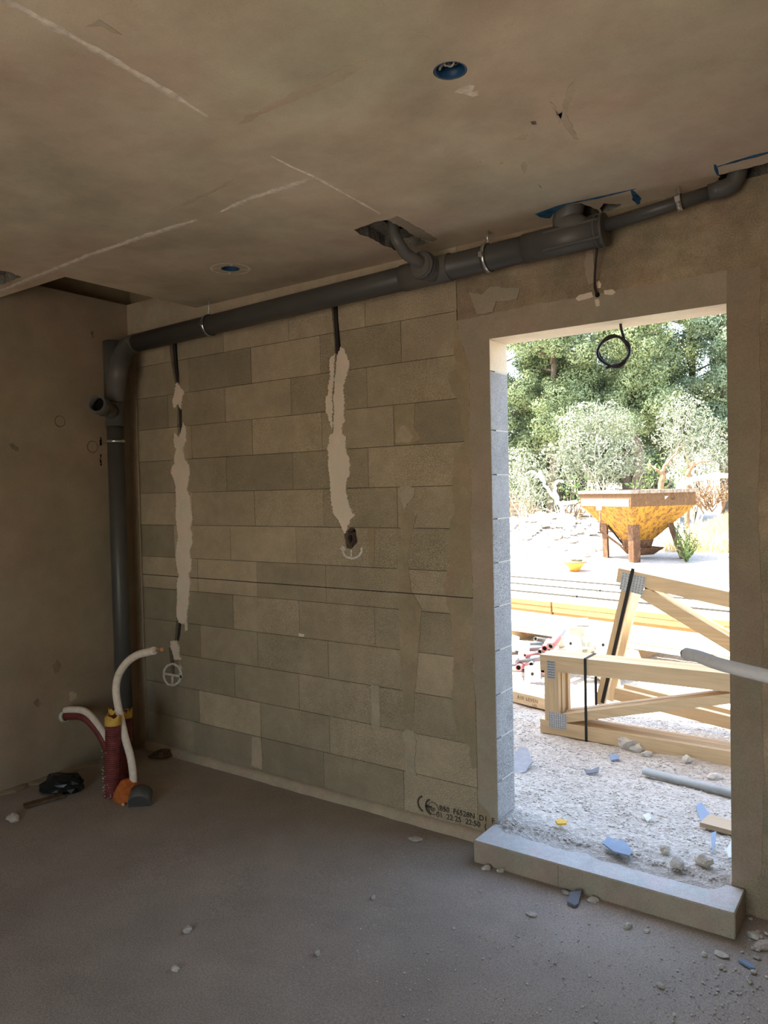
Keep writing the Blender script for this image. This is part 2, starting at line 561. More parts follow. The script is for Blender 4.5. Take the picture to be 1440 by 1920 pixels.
cutters = [prism_px(ribbon_px(CH1), -0.03, 0.13, 'c'), prism_px(ribbon_px(CH1B), -0.03, 0.13, 'c'), prism_px(ribbon_px(CH2), -0.03, 0.13, 'c'),
           prism_px([(658 + 12 * math.cos(a) + 1.2 * math.sin(5 * a), 1009 + 20 * math.sin(a) + 1.5 * math.cos(3 * a)) for a in [k * PI / 9 for k in range(18)]], -0.03, 0.10, 'c')]
def bbx(o):
    xs = [v.co.x for v in o.data.vertices]; zs = [v.co.z for v in o.data.vertices]
    return min(xs), max(xs), min(zs), max(zs)
cbb = [bbx(c) for c in cutters]
JOINTS = [[309, 418, 541, 684], [354, 470.6, 600.5, 752], [315, 422, 545.5, 688], [359.4, 472.8, 603.3, 738], [319, 424.7, 549, 690.6],
          [362, 477.5, 606.7, 745], [326, 431.7, 555.3, 699], [370.6, 481.7, 611, 749], [330, 437, 561, 702.5], [376, 483, 615.3, 760],
          [335, 440, 560.5, 705], [374, 488.5, 617.8, 766], [364, 490.7, 607, 757]]
GREY = {(1, 1), (2, 0), (3, 4), (4, 0), (4, 2), (6, 0), (8, 0), (8, 1), (9, 0), (10, 0), (10, 1), (11, 0), (12, 1), (12, 2)}
XB0, XB1 = -1.545, 0.86
G = 0.0020
for k, row in enumerate(JOINTS):
    z1 = 2.64 - 0.2 * k; z0 = z1 - 0.2
    xs = [XB0] + [xw(u, (z0 + z1) / 2) for u in row] + [XB1 if k > 1 else 0.80]
    for i in range(len(xs) - 1):
        if xs[i + 1] - xs[i] < 0.03: continue
        dy = rnd.uniform(-0.0010, 0.0012)
        b = MB().bevbox((xs[i] + G / 2, dy, z0 + G / 2), (xs[i + 1] - G / 2, 0.048, z1 - G / 2), 0.0013)
        o = b.build('block', M['block_grey'] if (k, i) in GREY else M['block'])
        hit = [c for c, q in zip(cutters, cbb) if q[0] < xs[i + 1] and q[1] > xs[i] and q[2] < z1 and q[3] > z0]
        if hit: cut(o, hit)
        o.parent = wall_back
cut(core, cutters)
drop(cutters)

# cast parts of the wall: upper band, lintel, end posts
m = MB().box((XL, 0.0, 2.642), (0.802, 0.05, CEIL))
m.build('upper_band', M['mortar_light'], wall_back)
m = MB().box((XL, 0.0, CEIL), (-0.80, 0.12, 2.85))
m.build('wall_ledge', M['mortar_light'], wall_back)
m = MB().box((0.803, 0.0, DTOP + .0125), (XR, 0.0495, CEIL))
m.build('lintel', M['lintel'], wall_back)
m = MB().box((0.861, 0.0, 0.0), (DX0 - .0105, 0.05, DTOP + .012)).box((0.803, 0.0, 2.2405), (0.8605, 0.05, DTOP + .012))
m.build('post', M['mortar'], wall_back)
m = MB().box((DX1, 0.0, 0.0), (XR, 0.0495, DTOP + .0124))
m.build('right_panel', M['lintel'], wall_back)
m = MB().box((XL, -0.004, 0.0), (XB0 - .003, 0.05, 2.64))
m.build('corner_strip', M['mortar_light'], wall_back)
m = MB().tube([(XB0 - .004, -0.004, 0.55), (XB0 - .005, -0.005, 1.4), (XB0 - .004, -0.004, 2.42)], 0.006, 6)
m.build('mortar_bead', M['mortar_light'], wall_back)
# mortar bed at the foot of the blocks
m = MB()
fx = [XB0 + (DX0 - .04 - XB0) * i / 60 for i in range(61)]
for i, x in enumerate(fx):
    n1, n2 = 0.006 * noise.noise(Vector((x * 7, 0, 1))), 0.005 * noise.noise(Vector((x * 11, 3, 1)))
    m.v += [(x, -0.0035, 0.046 + n1), (x, -0.022 + n2, 0.030 + n1 * .5), (x, -0.034 + n2, -0.002), (x, 0.045, 0.036)]
for i in range(60):
    a = i * 4
    for q in range(3):
        if q < 2: m.f.append((a + q, a + q + 1, a + q + 5, a + q + 4)); m.sm.append(True)
    m.f.append((a + 3, a, a + 4, a + 7)); m.sm.append(True)
m.build('mortar_bed', M['mortar_light'], wall_back)

# smooth render round the opening, with a frayed edge
def wall_patch(P, y0, th, name, mat, seed=1, amp=0.004, step=0.014, parent=None):
    pts = [at(u, v, 1, 0.0) for u, v in P]
    Q = rough_poly([(p.x, p.z) for p in pts], step, amp, seed)
    return tri_fill([(q.x, y0, q.y) for q in Q], (0, th, 0), name, mat, parent or wall_back)
Lb = [(857, 602), (1000, 572), (1155, 545), (1240, 529), (1363, 507), (1426, 500), (1424, 640), (1428, 800), (1421, 950), (1427, 1100), (1432, 1165), (1427, 1300), (1433, 1450), (1428, 1640), (1373, 1640), (1362.5, 565), (918, 638.5), (933, 1543),
      (897, 1500), (896, 1400), (892, 1300), (886, 1200), (887, 1100), (883, 1000), (885, 900), (880, 830), (881, 690), (866, 640)]
pts = [at(u, v, 1, 0.0) for u, v in Lb]
# exact edges at the opening
for i in (14, 15, 16, 17):
    pts[i] = Vector([(DX1, 0, 0.11), (DX1, 0, DTOP), (DX0, 0, DTOP), (DX0, 0, 0.10)][i - 14])
Q = []
for i in range(len(pts)):
    seg = [(pts[i].x, pts[i].z), (pts[(i + 1) % len(pts)].x, pts[(i + 1) % len(pts)].z)]
    if i in (14, 15, 16): Q.append(Vector(seg[0]))
    else: Q += rough_poly([seg[0], seg[1]], 0.02, 0.003, i)[:max(1, int((Vector(seg[1]) - Vector(seg[0])).length / 0.02))]
rb = tri_fill([(q.x, -0.0024, q.y) for q in Q], (0, 0.0022, 0), 'render_band', M['render_band'], wall_back)
M['render_band_shade'] = concrete('render_band_shade', (0.30, 0.245, 0.185), 0.12, 0.05, s0=2.2, bump=0.15)     # same render right of the opening, its shade put into the colour
rb.data.materials.append(M['render_band_shade'])
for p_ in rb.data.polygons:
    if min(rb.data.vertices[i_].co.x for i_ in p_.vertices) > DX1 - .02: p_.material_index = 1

SM = [(852, 575), (851, 660), (857, 690), (841, 700), (846, 735), (863, 758), (871, 830), (851, 850), (847, 900), (851, 960), (839, 1000), (843, 1060), (831, 1100), (846, 1160), (851, 1240), (847, 1320), (859, 1380), (880, 1400), (885, 1440),
      (895, 1440), (890, 1300), (886, 1200), (887, 1100), (883, 1000), (885, 900), (880, 830), (881, 690), (866, 640)]
wall_patch(SM, -0.0018, 0.003, 'mortar_smear', M['mortar'], 3, 0.005)
PATCH = [([(740, 760), (779, 757), (776, 800), (790, 822), (770, 833), (742, 832)], 'mortar'), ([(742, 829), (745, 812), (752, 800), (759, 797), (766, 806), (776, 818), (769, 829)], 'mortar_light'),
         ([(745, 926), (750, 913), (765, 910), (779, 916), (775, 934), (763, 945), (758, 958), (754, 940)], 'mortar_light'),
         ([(752, 962), (782, 966), (772, 1003), (764, 1050), (772, 1110), (791, 1140), (783, 1250), (775, 1337), (759, 1340), (752, 1250), (748, 1140), (744, 1072), (752, 1010)], 'mortar'),
         ([(473, 1381), (490, 1383), (492, 1442), (472, 1436)], 'mortar_light'), ([(696, 1284), (712, 1286), (713, 1364), (698, 1366)], 'mortar_light'),
         ([(755, 1372), (762, 1367), (776, 1369), (781, 1390), (777, 1430), (781, 1456), (763, 1453), (758, 1420), (761, 1400)], 'mortar_light'),
         ([(690, 990), (703, 990), (702, 1062), (692, 1060)], 'mortar'), ([(1102, 540), (1108, 536), (1106, 540)], 'mortar'), ([(561, 1187), (571, 1189), (570, 1194), (561, 1193)], 'plaster'),
         ([(880, 548), (905, 552), (920, 538), (975, 541), (970, 562), (930, 566), (925, 585), (895, 590)], 'render_band'), ([(1100, 470), (1112, 468), (1118, 530), (1104, 535), (1096, 500)], 'render_band')]
for i, (P, mm) in enumerate(PATCH):
    wall_patch(P, -0.0026 - .00015 * i, 0.0045, 'mortar_patch', M[mm], 20 + i, 0.003)
# white plaster that fills the chases
F1a = [[(332, 717), (329, 735), (325, 752), (327, 766), (336, 758), (340, 768), (343, 750), (344, 738), (347, 737), (338, 722)]]
F1L = [(345, 792), (338, 818), (336, 820), (329, 810), (327, 826), (329, 838), (333, 843), (328, 855), (329, 868), (323, 877), (322, 886), (328, 900), (331, 915), (332, 932), (331, 960), (331, 968), (333, 990), (336, 1007), (333, 1020), (331, 1043), (333, 1062), (337, 1079), (333, 1093), (334, 1107), (333, 1130), (332, 1145), (333, 1157), (336, 1166),
       (344, 1170), (348, 1170), (349, 1184), (352, 1182), (352, 1160), (354, 1140), (356, 1115), (358, 1091), (355, 1078), (360, 1065), (360, 1051), (357, 1037), (357, 1032), (362, 1020), (362, 1004), (359, 990), (362, 975), (361, 960), (359, 945), (358, 932), (352, 918), (355, 900), (357, 888), (355, 871), (348, 860), (344, 843), (348, 835), (350, 824), (351, 810), (348, 798)]
F1c = [(322, 1201), (333, 1202), (338, 1215), (337, 1226), (341, 1236), (327, 1236), (325, 1224), (321, 1212)]
F2L = [(640, 650), (647, 655), (651, 665), (657, 682), (653, 699), (646, 721), (645, 732), (648, 749), (646, 771), (649, 790), (641, 802), (643, 813), (650, 821), (649, 838), (654, 854), (658, 868), (657, 888), (652, 899), (650, 918), (653, 932), (657, 949), (662, 962), (667, 965), (658, 974), (656, 982), (651, 993), (648, 1000), (643, 992), (640, 985), (635, 973), (627, 964), (623, 943), (621, 918), (620, 899), (617, 874),
       (617, 846), (614, 840), (619, 832), (617, 821), (626, 811), (627, 806), (627, 783), (628, 770), (626, 745), (629, 720), (631, 690), (633, 668)]
F2b = [(630, 663), (625, 668), (622, 671), (619, 682), (621, 704), (617, 724), (617, 738), (612, 746), (612, 768), (617, 782), (622, 799), (625, 806), (624.5, 783), (626, 765), (624, 745), (627, 720), (628, 690), (630, 675)]
for i, P in enumerate(F1a + [F1L, F1c, F2L, F2b]):
    wall_patch(P, -0.0075, 0.02, 'plaster_fill', M['plaster'], 40 + i, 0.0050, 0.0055)
# dark conduits left open in the chases
def cable(name, P, r, mat, parent=None, n=10, sub=6):
    return MB().tube(smooth_path(P, sub), r, n).build(name, mat, parent)
for i, (S, lab) in enumerate([([(324, 625), (327, 680), (333, 725), (337, 800), (339, 850), (341, 1000), (338, 1130), (333, 1190), (331, 1212), (326, 1255)], 'black cable conduit lying in the chase nearer the corner'),
                              ([(627, 562), (631, 630), (633, 665), (629, 720), (628, 800), (634, 880), (648, 985)], 'black cable conduit lying in the chase nearer the door opening')]):
    P = []
    for (u, v) in S:
        q = at(u, v, 1, 0.0); P.append((q.x, 0.026, q.z))
    root = tag(empty('wall_conduit', P[-1]), lab, 'conduit')
    for s_ in (-1, 1):
        cable('sheath', [(x_ + s_ * (.011 if k_ < 3 else .006), y_ + .004 * s_, z_) for k_, (x_, y_, z_) in enumerate(P)], 0.0125, M['cable'], root, 10, 5)
# chalk rings round the boxes
def ring_px(cu, cv, ru, rv, w, a0=0, a1=2 * PI, seed=1):
    r_ = random.Random(seed)
    n = 30
    out, inn = [], []
    for k in range(n + 1):
        a = a0 + (a1 - a0) * k / n
        j = r_.uniform(-.6, .6)
        out.append((cu + (ru + w / 2 + j) * math.cos(a), cv + (rv + w / 2 + j) * math.sin(a)))
        inn.append((cu + (ru - w / 2 + j) * math.cos(a), cv + (rv - w / 2 + j) * math.sin(a)))
    return out, inn
def chalk_ring(cu, cv, ru, rv, w, a0, a1, extra, seed):
    m = MB()
    o_, i_ = ring_px(cu, cv, ru, rv, w, a0, a1, seed)
    n = len(o_)
    Pq = [at(u, v, 1, -0.0052) for u, v in o_ + i_]
    m.add(Pq + [p + Vector((0, .003, 0)) for p in Pq], [(k, k + 1, n + k + 1, n + k) for k in range(n - 1)] + [(2 * n + k, k, k + 1, 2 * n + k + 1)[::-1] for k in range(n - 1)])
    for E in extra:
        m.prism([at(u, v, 1, -0.0052) for u, v in E], (0, .003, 0))
    return m.build('chalk_mark', M['chalk'], wall_back)
chalk_ring(323, 1265, 16, 20, 4, 0, 2 * PI, [[(309, 1261), (341, 1267), (341, 1271), (309, 1265)], [(321, 1268), (325, 1268), (325, 1284), (321, 1284)], [(336, 1244), (340, 1250), (342, 1254), (338, 1252)], [(334, 1262), (343, 1268), (338, 1274)]], 3)
chalk_ring(660, 1030, 18, 17, 4, -0.2, PI + .35, [[(657, 1032), (660, 1031), (660, 1044), (657, 1043)], [(636, 1027), (647, 1026), (648, 1032), (642, 1033)]], 5)
# round mounting box full of coiled brown cable
root = tag(empty('flush_box', at(658, 1009, 1, 0.01)), 'small wall box with coiled brown cable at the foot of a plastered chase', 'cable')
cq = at(660, 1011, 1, 0.01)
for k in range(4):
    P = [cq + Vector((math.cos(a) * (.016 + .003 * k) + .003 * k - .006, -0.004 + .006 * k + .004 * math.sin(a * 2), math.sin(a) * (.028 + .002 * k))) for a in [i * PI / 12 + k for i in range(24)]]
    MB().tube(P + [P[0]], 0.0032, 6).build('cable_loop', M['cable_brown'], root)
# the lintel cable, its hole and the plaster dabs round it
for E in ([(1080, 560), (1086, 554), (1111, 548), (1113, 557), (1098, 562), (1085, 565)], [(1119, 530), (1124, 526), (1128, 533), (1127, 540), (1121, 541)], [(1133, 545), (1150, 543), (1155, 548), (1150, 553), (1134, 553)], [(1116, 562), (1124, 561), (1125, 574), (1119, 575)]):
    wall_patch(E, -0.0055, 0.005, 'plaster_dab', M['plaster'], 60, 0.0015, 0.008)
m = MB(); hq = at(1120, 553, 1, -0.0035)
m.tube([hq + Vector((0, -.001, 0)), hq + Vector((0, .003, 0))], 0.010, 12)
m.build('cable_hole', M['void'], wall_back)
tag(cable('hanging_cable', [at(1122, 440, 1, -.10), at(1119, 470, 1, -.075), at(1115.5, 510, 1, -.05), at(1115, 536, 1, -.032), at(1118, 549, 1, -.016), at(1120.5, 553, 1, 0.0)], 0.0046, M['cable']),
    'short dark cable drooping from behind the overhead drain pipe into the lintel', 'cable')

# opening: jamb blocks, lintel soffit
for k in range(12):
    z1 = 2.285 - 0.2 * k + 0.0; z0 = max(z1 - 0.2, 0.02)
    if k == 0: z1, z0 = DTOP, 2.15
    if k == 1: z1 = 2.15
    if z1 - z0 < .03: continue
    MB().bevbox((DX0 - 0.03, 0.0005, z0 + 0.002), (DX0, WT, z1 - 0.002), 0.002).build('jamb_block', M['reveal'] if k == 0 else M['jamb_block'], wall_back)
    MB().bevbox((DX1, 0.0505, z0 + 0.002), (DX1 + .02, WT + .0005, z1 - 0.002), 0.002).build('jamb_block', M['jamb_block'], wall_back)
MB().box((DX0 - 0.0095, 0.0508, 0.02), (DX0 - 0.0009, WT - .001, DTOP)).build('jamb_joint', M['jamb_core'], wall_back)
MB().box((DX0 - .0095, 0.0, DTOP), (DX1 - .0005, WT + .002, DTOP + .0115)).build('soffit', M['reveal'], wall_back)

# printed marks on the bottom block beside the opening
def text_mesh(body, size, origin, ux, uz, name, mat, parent, off=0.0):
    cu = bpy.data.curves.new(name, 'FONT')
    cu.body = body; cu.size = size; cu.resolution_u = 3
    cu.extrude = 0.0004; cu.offset = off
    o = bpy.data.objects.new(name, cu)
    C.objects.link(o)
    dg = bpy.context.evaluated_depsgraph_get(); dg.update()
    me = bpy.data.meshes.new_from_object(o.evaluated_get(dg))
    bpy.data.objects.remove(o, do_unlink=True); bpy.data.curves.remove(cu)
    ux, uz = Vector(ux).normalized(), Vector(uz).normalized()
    nn = ux.cross(uz)
    for v in me.vertices:
        v.co = Vector(origin) + ux * v.co.x + uz * v.co.y + nn * v.co.z
    me.materials.clear(); me.materials.append(mat)
    return link(name, me, parent)
M['print_faint'] = simple('pencil_marking', (0.30, 0.20, 0.11), 0.9, 0.1, var=0.4, scale=90)
M['print'] = simple('print_ink', (0.10, 0.08, 0.055), 0.9, 0.1, var=0.5, scale=120)
yp = -0.0035
def arc_print(cu, cv, r, w, a0, a1, bar=False):
    c = at(cu, cv, 1, yp); m = MB(); n = 14
    vs_ = []
    for k in range(n + 1):
        a = a0 + (a1 - a0) * k / n
        vs_ += [c + Vector((math.cos(a) * (r + w / 2), 0, math.sin(a) * (r + w / 2))), c + Vector((math.cos(a) * (r - w / 2), 0, math.sin(a) * (r - w / 2)))]
    m.add(vs_, [(2 * k, 2 * k + 2, 2 * k + 3, 2 * k + 1) for k in range(n)])
    if bar: m.add([c + Vector((-r, 0, w / 2)), c + Vector((-r * .1, 0, w / 2)), c + Vector((-r * .1, 0, -w / 2)), c + Vector((-r, 0, -w / 2))], [(0, 1, 2, 3)])
    return m.build('printed_mark', M['print'], wall_back)
arc_print(796, 1508, 0.038, 0.009, PI * .62, PI * 1.42)
arc_print(811, 1514, 0.038, 0.010, PI * .62, PI * 1.42, True)
arc_print(812, 1516, 0.030, 0.003, -PI, PI)
p0 = at(822, 1519, 1, yp)
text_mesh('NF', 0.030, at(804, 1520, 1, yp), (1, 0, 0), (0, 0, 1), 'printed_mark', M['print'], wall_back)
text_mesh('B50  F6528N  D1  F', 0.036, at(823.5, 1519.5, 1, yp), (1, 0, 0.02), (0, 0, 1), 'printed_mark', M['print'], wall_back, 0.0004)
text_mesh('01  22 25  22:50  (', 0.036, at(818, 1531, 1, yp), (1, 0, 0.02), (0, 0, 1), 'printed_mark', M['print'], wall_back, 0.0004)

# ================================================================== left, right and rear walls, upper storey
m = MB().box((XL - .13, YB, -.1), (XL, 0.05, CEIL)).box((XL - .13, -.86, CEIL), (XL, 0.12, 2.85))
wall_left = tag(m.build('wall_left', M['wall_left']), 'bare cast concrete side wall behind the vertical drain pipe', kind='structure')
def lw(u, v): return at(u, v, 0, XL)
for (u, v, r) in ((112, 790, 0.030), (173, 838, 0.033)):
    q = lw(u, v)
    m = MB().tube([q + Vector((-.01, 0, 0)), q + Vector((0.004, 0, 0))], r, 20)
    m.build('hole_plug', M['wall_left'], wall_left)
    ang = [k * PI / 10 for k in range(21)]
    m = MB().tube([q + Vector((.001, math.cos(a) * r * 1.03, math.sin(a) * r * 1.03)) for a in ang], 0.0035, 6)
    m.build('plug_rim', M['blemish'], wall_left)
def lw_patch(P, mat, seed, th=0.003):
    pts = [lw(u, v) for u, v in P]
    Q = rough_poly([(p.y, p.z) for p in pts], 0.010, 0.006, seed)
    return tri_fill([(XL + th, q.x, q.y) for q in Q], (-th * .9, 0, 0), 'wall_mark', mat, wall_left)
lw_patch([(128, 1300), (136, 1296), (144, 1301), (141, 1312), (131, 1314)], M['mortar_light'], 1)
lw_patch([(99, 1250), (106, 1236), (114, 1244), (113, 1258), (104, 1262)], M['wall_stain'], 2, 0.0015)
lw_patch([(62, 1318), (70, 1309), (80, 1318), (72, 1327)], M['wall_stain'], 3, 0.0015)
lw_patch([(15, 832), (24, 830), (34, 838), (33, 846), (22, 842)], M['wall_stain'], 4, 0.0015)
lw_patch([(187, 820), (189, 820), (190, 836), (188, 836)], M['void'], 5, 0.002)
lw_patch([(188, 852), (190, 852), (190, 874), (188, 872)], M['void'], 6, 0.002)
lw_patch([(170, 622), (174, 620), (176, 632), (172, 634)], M['blemish'], 7, 0.0015)
m = MB()
for i in range(25):
    y = -1.9 + 1.85 * i / 24
    m.stone((XL + .015, y, 0.0), 0.05, 0.085, 0.010 + .007 * rnd.random(), 300 + i)
m.build('mortar_spill', M['wall_left'], wall_left)
m = MB().box((XR, YB - .2, -.1), (XR + .2, .05, CEIL))
tag(m.build('wall_right', M['lintel']), 'bare wall on the right of the room', kind='structure')
m = MB().box((XL - .13, YB - .2, -.1), (RO[0], YB, CEIL)).box((RO[1], YB - .2, -.1), (XR + .2, YB, CEIL)).box((RO[0], YB - .2, RO[3]), (RO[1], YB, CEIL)).box((RO[0], YB - .2, -.1), (RO[1], YB, -0.004))
tag(m.build('wall_rear', M['lintel']), 'rear wall with a wide opening to the yard', kind='structure')
m = MB().box((-6, -6, 3.0), (8, WT, 6.5)).box((-6.6, -6.6, 6.5), (8.6, WT + .62, 6.7)).box((-6, 0.1205, 2.73), (8, WT, 3.0)).box((-2.1, -6, -.1), (XL - .1305, WT, 3.0))
tag(m.build('wall_upper', M['mortar']), 'upper storey of the building', kind='structure')

# ================================================================== ceiling
slab = MB().box((XL - .13, YB - .2, CEIL), (XR + .2, 0.12, 3.0))
ceiling = tag(slab.build('ceiling', M['ceiling']), 'stained cast concrete ceiling with pale formwork seams', kind='structure')
ceiling.data.materials.append(M['recess'])
ceiling.data.materials.append(M['void'])
def ce(u, v, z=CEIL): return at(u, v, 2, z)
def ccut(P, depth, idx, seed=0, amp=0.0):
    pts = [ce(u, v) for u, v in P]
    Q = rough_poly([(p.x, p.y) for p in pts], 0.02, amp, seed) if amp else [Vector((p.x, p.y)) for p in pts]
    m = MB(); m.prism([(q.x, q.y, CEIL - .02) for q in Q], (0, 0, depth + .02))
    o = fixnormals(m.build('c', None))
    for mm in (M['ceiling'], M['recess'], M['void']): o.data.materials.append(mm)
    for p_ in o.data.polygons: p_.material_index = idx
    return o
HC = ce(122, 519)
hole = fixnormals(MB().box((XL - .2, HC.y, CEIL - .1), (HC.x, 0.2, 3.1)).build('c', None))
for mm in (M['ceiling'], M['recess'], M['void']): hole.data.materials.append(mm)
for p_ in hole.data.polygons: p_.material_index = 1
HA = [(664, 431), (691, 421), (720, 413), (728, 412), (755, 426), (781, 445), (806, 456), (769, 466), (742, 470), (710, 455), (691, 444), (675, 440)]
HA2 = [(709, 431), (733, 420), (756, 430), (768, 448), (745, 452), (731, 443)]
HB = [(1043, 395), (1058, 386), (1090, 381), (1108, 387), (1124, 396), (1118, 410), (1060, 412)]
HB2 = [(1124, 391), (1132, 381), (1166, 383), (1150, 392), (1128, 400)]
HCx = [(1345, 328), (1392, 318), (1440, 305), (1500, 290), (1500, 323), (1440, 337), (1386, 349), (1352, 350)]
HD = [(-80, 503), (0, 507), (20, 511), (40, 520), (10, 531), (-80, 552)]
def circ(c, r, depth, idx):
    m = MB(); m.tube([(c.x, c.y, CEIL - .02), (c.x, c.y, CEIL + depth)], r, 28, smooth=False)
    o = fixnormals(m.build('c', None))
    for mm in (M['ceiling'], M['recess'], M['void']): o.data.materials.append(mm)
    for p_ in o.data.polygons: p_.material_index = idx
    return o
BX = [(ce(844, 133), 0.043), (ce(432, 504), 0.043)]
cs = [hole, ccut(HA, .05, 1, 3, .007), ccut(HA2, .20, 2), ccut(HB, .18, 1, 4, .006), ccut(HB2, .05, 1, 5, .004), ccut(HCx, .16, 1, 6, .008), ccut(HD, .05, 1, 7, .008)] + [circ(c, r + .002, .10, 1) for c, r in BX]
cut(ceiling, cs)
drop(cs)
def ceil_patch(P, name, mat, seed=1, amp=0.004, th=0.0012, step=0.02, z=CEIL, px=True):
    pts = [ce(u, v) for u, v in P]
    Q = rough_poly([(p.x, p.y) for p in pts], step, amp, seed)
    return tri_fill([(q.x, q.y, z - th) for q in Q], (0, 0, th * .9), name, mat, ceiling)
def ceil_line(P, w, name, mat, seed=1, th=0.003, gap=0.0):
    r_ = random.Random(seed)
    pts = [ce(u, v) for u, v in P]
    q = []
    for i in range(len(pts) - 1):
        n = max(2, int((pts[i + 1] - pts[i]).length / 0.03))
        q += [pts[i].lerp(pts[i + 1], k / n) for k in range(n)]
    q.append(pts[-1])
    L_, R_ = [], []
    for i, p in enumerate(q):
        d = (q[min(i + 1, len(q) - 1)] - q[max(i - 1, 0)]).normalized()
        nn = Vector((-d.y, d.x, 0))
        ww = w * r_.uniform(.65, 1.2) * (1.0 if w else 1) * min(1, .35 + .65 * min(i, len(q) - 1 - i) / 3)
        L_.append(p + nn * ww / 2); R_.append(p - nn * ww / 2)
    m = MB(); n = len(q)
    vs_ = [v - Vector((0, 0, .0002)) for v in L_ + R_] + [(l + r__) / 2 - Vector((0, 0, th)) for l, r__ in zip(L_, R_)]
    m.add(vs_, [(k, k + 1, 2 * n + k + 1, 2 * n + k) for k in range(n - 1)] + [(2 * n + k, 2 * n + k + 1, n + k + 1, n + k) for k in range(n - 1)])
    return m.build(name, mat, ceiling)
ceil_line([(-90, -58), (10, 0), (200, 105), (310, 170), (388, 218)], 0.026, 'formwork_seam', M['seam'], 1)
ceil_line([(-120, 590), (0, 546), (170, 478), (280, 440), (370, 412)], 0.036, 'formwork_seam', M['seam'], 2)
ceil_line([(414, 397), (470, 372), (540, 350), (592, 331)], 0.032, 'formwork_seam', M['seam'], 3)
ceil_line([(508, 292), (545, 312), (590, 332), (660, 371), (712, 400)], 0.014, 'formwork_seam', M['seam'], 4)
ceil_patch([(446, 232), (470, 212), (520, 190), (575, 160), (640, 130), (690, 112), (688, 122), (650, 145), (600, 170), (560, 188), (500, 210), (465, 230)], 'stain', M['stain'], 2, .006)
ceil_patch([(160, 50), (185, 36), (205, 48), (228, 65), (210, 60), (190, 48)], 'stain', M['stain'], 3, .004)
ceil_patch([(300, 400), (360, 372), (440, 335), (430, 345), (350, 385)], 'stain', M['stain'], 4, .006)
ceil_patch([(1048, 235), (1062, 170), (1078, 148), (1078, 170), (1062, 215), (1085, 262), (1075, 260), (1055, 232), (1030, 190), (1042, 200)], 'stain', M['stain'], 5, .003)
for P in ([(962, 263), (975, 255), (990, 252), (985, 262)], [(995, 228), (1004, 227), (1006, 233), (998, 233)], [(836, 296), (846, 289), (852, 293), (845, 300)], [(976, 310), (984, 303), (989, 310), (984, 326), (978, 318)], [(1010, 346), (1016, 352), (1012, 350)], [(1080, 200), (1095, 198), (1090, 206)], [(898, 303), (902, 302), (901, 306)], [(936, 305), (944, 304), (941, 308)]):
    ceil_patch(P, 'blemish', M['blemish'] if P[0][0] in (995, 1010) else M['stain'], 9, .001, .001, .008)
ceil_patch([(852, 172), (862, 165), (880, 158), (890, 160), (884, 172), (896, 170), (897, 178), (886, 181), (872, 176)], 'plaster_dab', M['seam'], 10, .0015, .001, .008)
ceil_patch([(727, 412), (745, 405), (790, 430), (820, 448), (812, 453), (782, 445), (756, 427)], 'grey_patch', M['render_band'], 11, .004)
ceil_patch([(1005, 402), (1020, 396), (1060, 384), (1040, 398), (1030, 409), (1012, 407)], 'paint_mark', M['blue_paint'], 12, .003)
ceil_line([(1003, 402), (1060, 383), (1120, 371), (1192, 354)], 0.022, 'paint_mark', M['blue_paint'], 13, .0015)
ceil_line([(1184, 356), (1192, 368), (1199, 388)], 0.030, 'paint_mark', M['blue_paint'], 14, .0015)
ceil_line([(1340, 314), (1392, 299), (1440, 286), (1510, 268)], 0.024, 'paint_mark', M['blue_paint'], 15, .0015)
ceil_line([(1340, 308), (1346, 328)], 0.022, 'paint_mark', M['blue_paint'], 16, .0015)
# chalk ring round the second ceiling box
bc = BX[1][0]
m = MB()
n = 36
vs_ = []
for k in range(n):
    a = 2 * PI * k / n
    for r_ in (0.088, 0.099):
        vs_.append((bc.x + r_ * math.cos(a), bc.y + r_ * math.sin(a), CEIL - .001))
m.add(vs_, [(2 * k, 2 * k + 1, 2 * ((k + 1) % n) + 1, 2 * ((k + 1) % n)) for k in range(n)])
for k in range(4):
    a = PI / 4 + k * PI / 2 + .1
    d, e = Vector((math.cos(a), math.sin(a), 0)), Vector((-math.sin(a), math.cos(a), 0))
    c0 = Vector((bc.x, bc.y, CEIL - .001))
    m.add([c0 + d * .048 + e * .006, c0 + d * .092 + e * .006, c0 + d * .092 - e * .006, c0 + d * .048 - e * .006], [(0, 1, 2, 3)])
m.build('chalk_mark', M['seam'], ceiling)
for i, (c, r) in enumerate(BX):
    root = tag(empty('ceiling_box', (c.x, c.y, CEIL)), ['blue round ceiling box with loose wires, nearest the camera', 'blue round ceiling box ringed with chalk, near the corner opening'][i], 'electrical box')
    m = MB()
    m._pipe(Vector((c.x, c.y, CEIL + .001)), Vector((c.x, c.y, CEIL + .062)), r, r - .003, 28)
    m.tube([(c.x, c.y, CEIL + .0615), (c.x, c.y, CEIL + .066)], r, 28)
    m.build('box_shell', M['blue_box'], root)
    MB().tube([(c.x, c.y, CEIL + .058), (c.x, c.y, CEIL + .0612)], r - .004, 24).build('box_back', M['void'] if i == 0 else M['blue_box'], root)
    if i == 0:
        for k, W in enumerate([[(-.03, -.01, .05), (-.01, .006, .02), (.012, -.004, .012), (.03, -.02, .03)], [(-.02, .02, .05), (-.03, .0, .015), (-.022, -.014, .012), (-.012, -.008, .022)],
                               [(.02, .02, .05), (.0, .016, .03), (-.01, -.01, .014), (.006, -.024, .03)], [(.0, .03, .05), (.018, .012, .022), (.004, 0, .016), (-.012, -.02, .03)]]):
            cable('wire', [(c.x + a, c.y + b, CEIL + z_) for a, b, z_ in W], 0.0028, M['wire_white'] if k != 3 else M['chip_dark'], root, 6, 5)

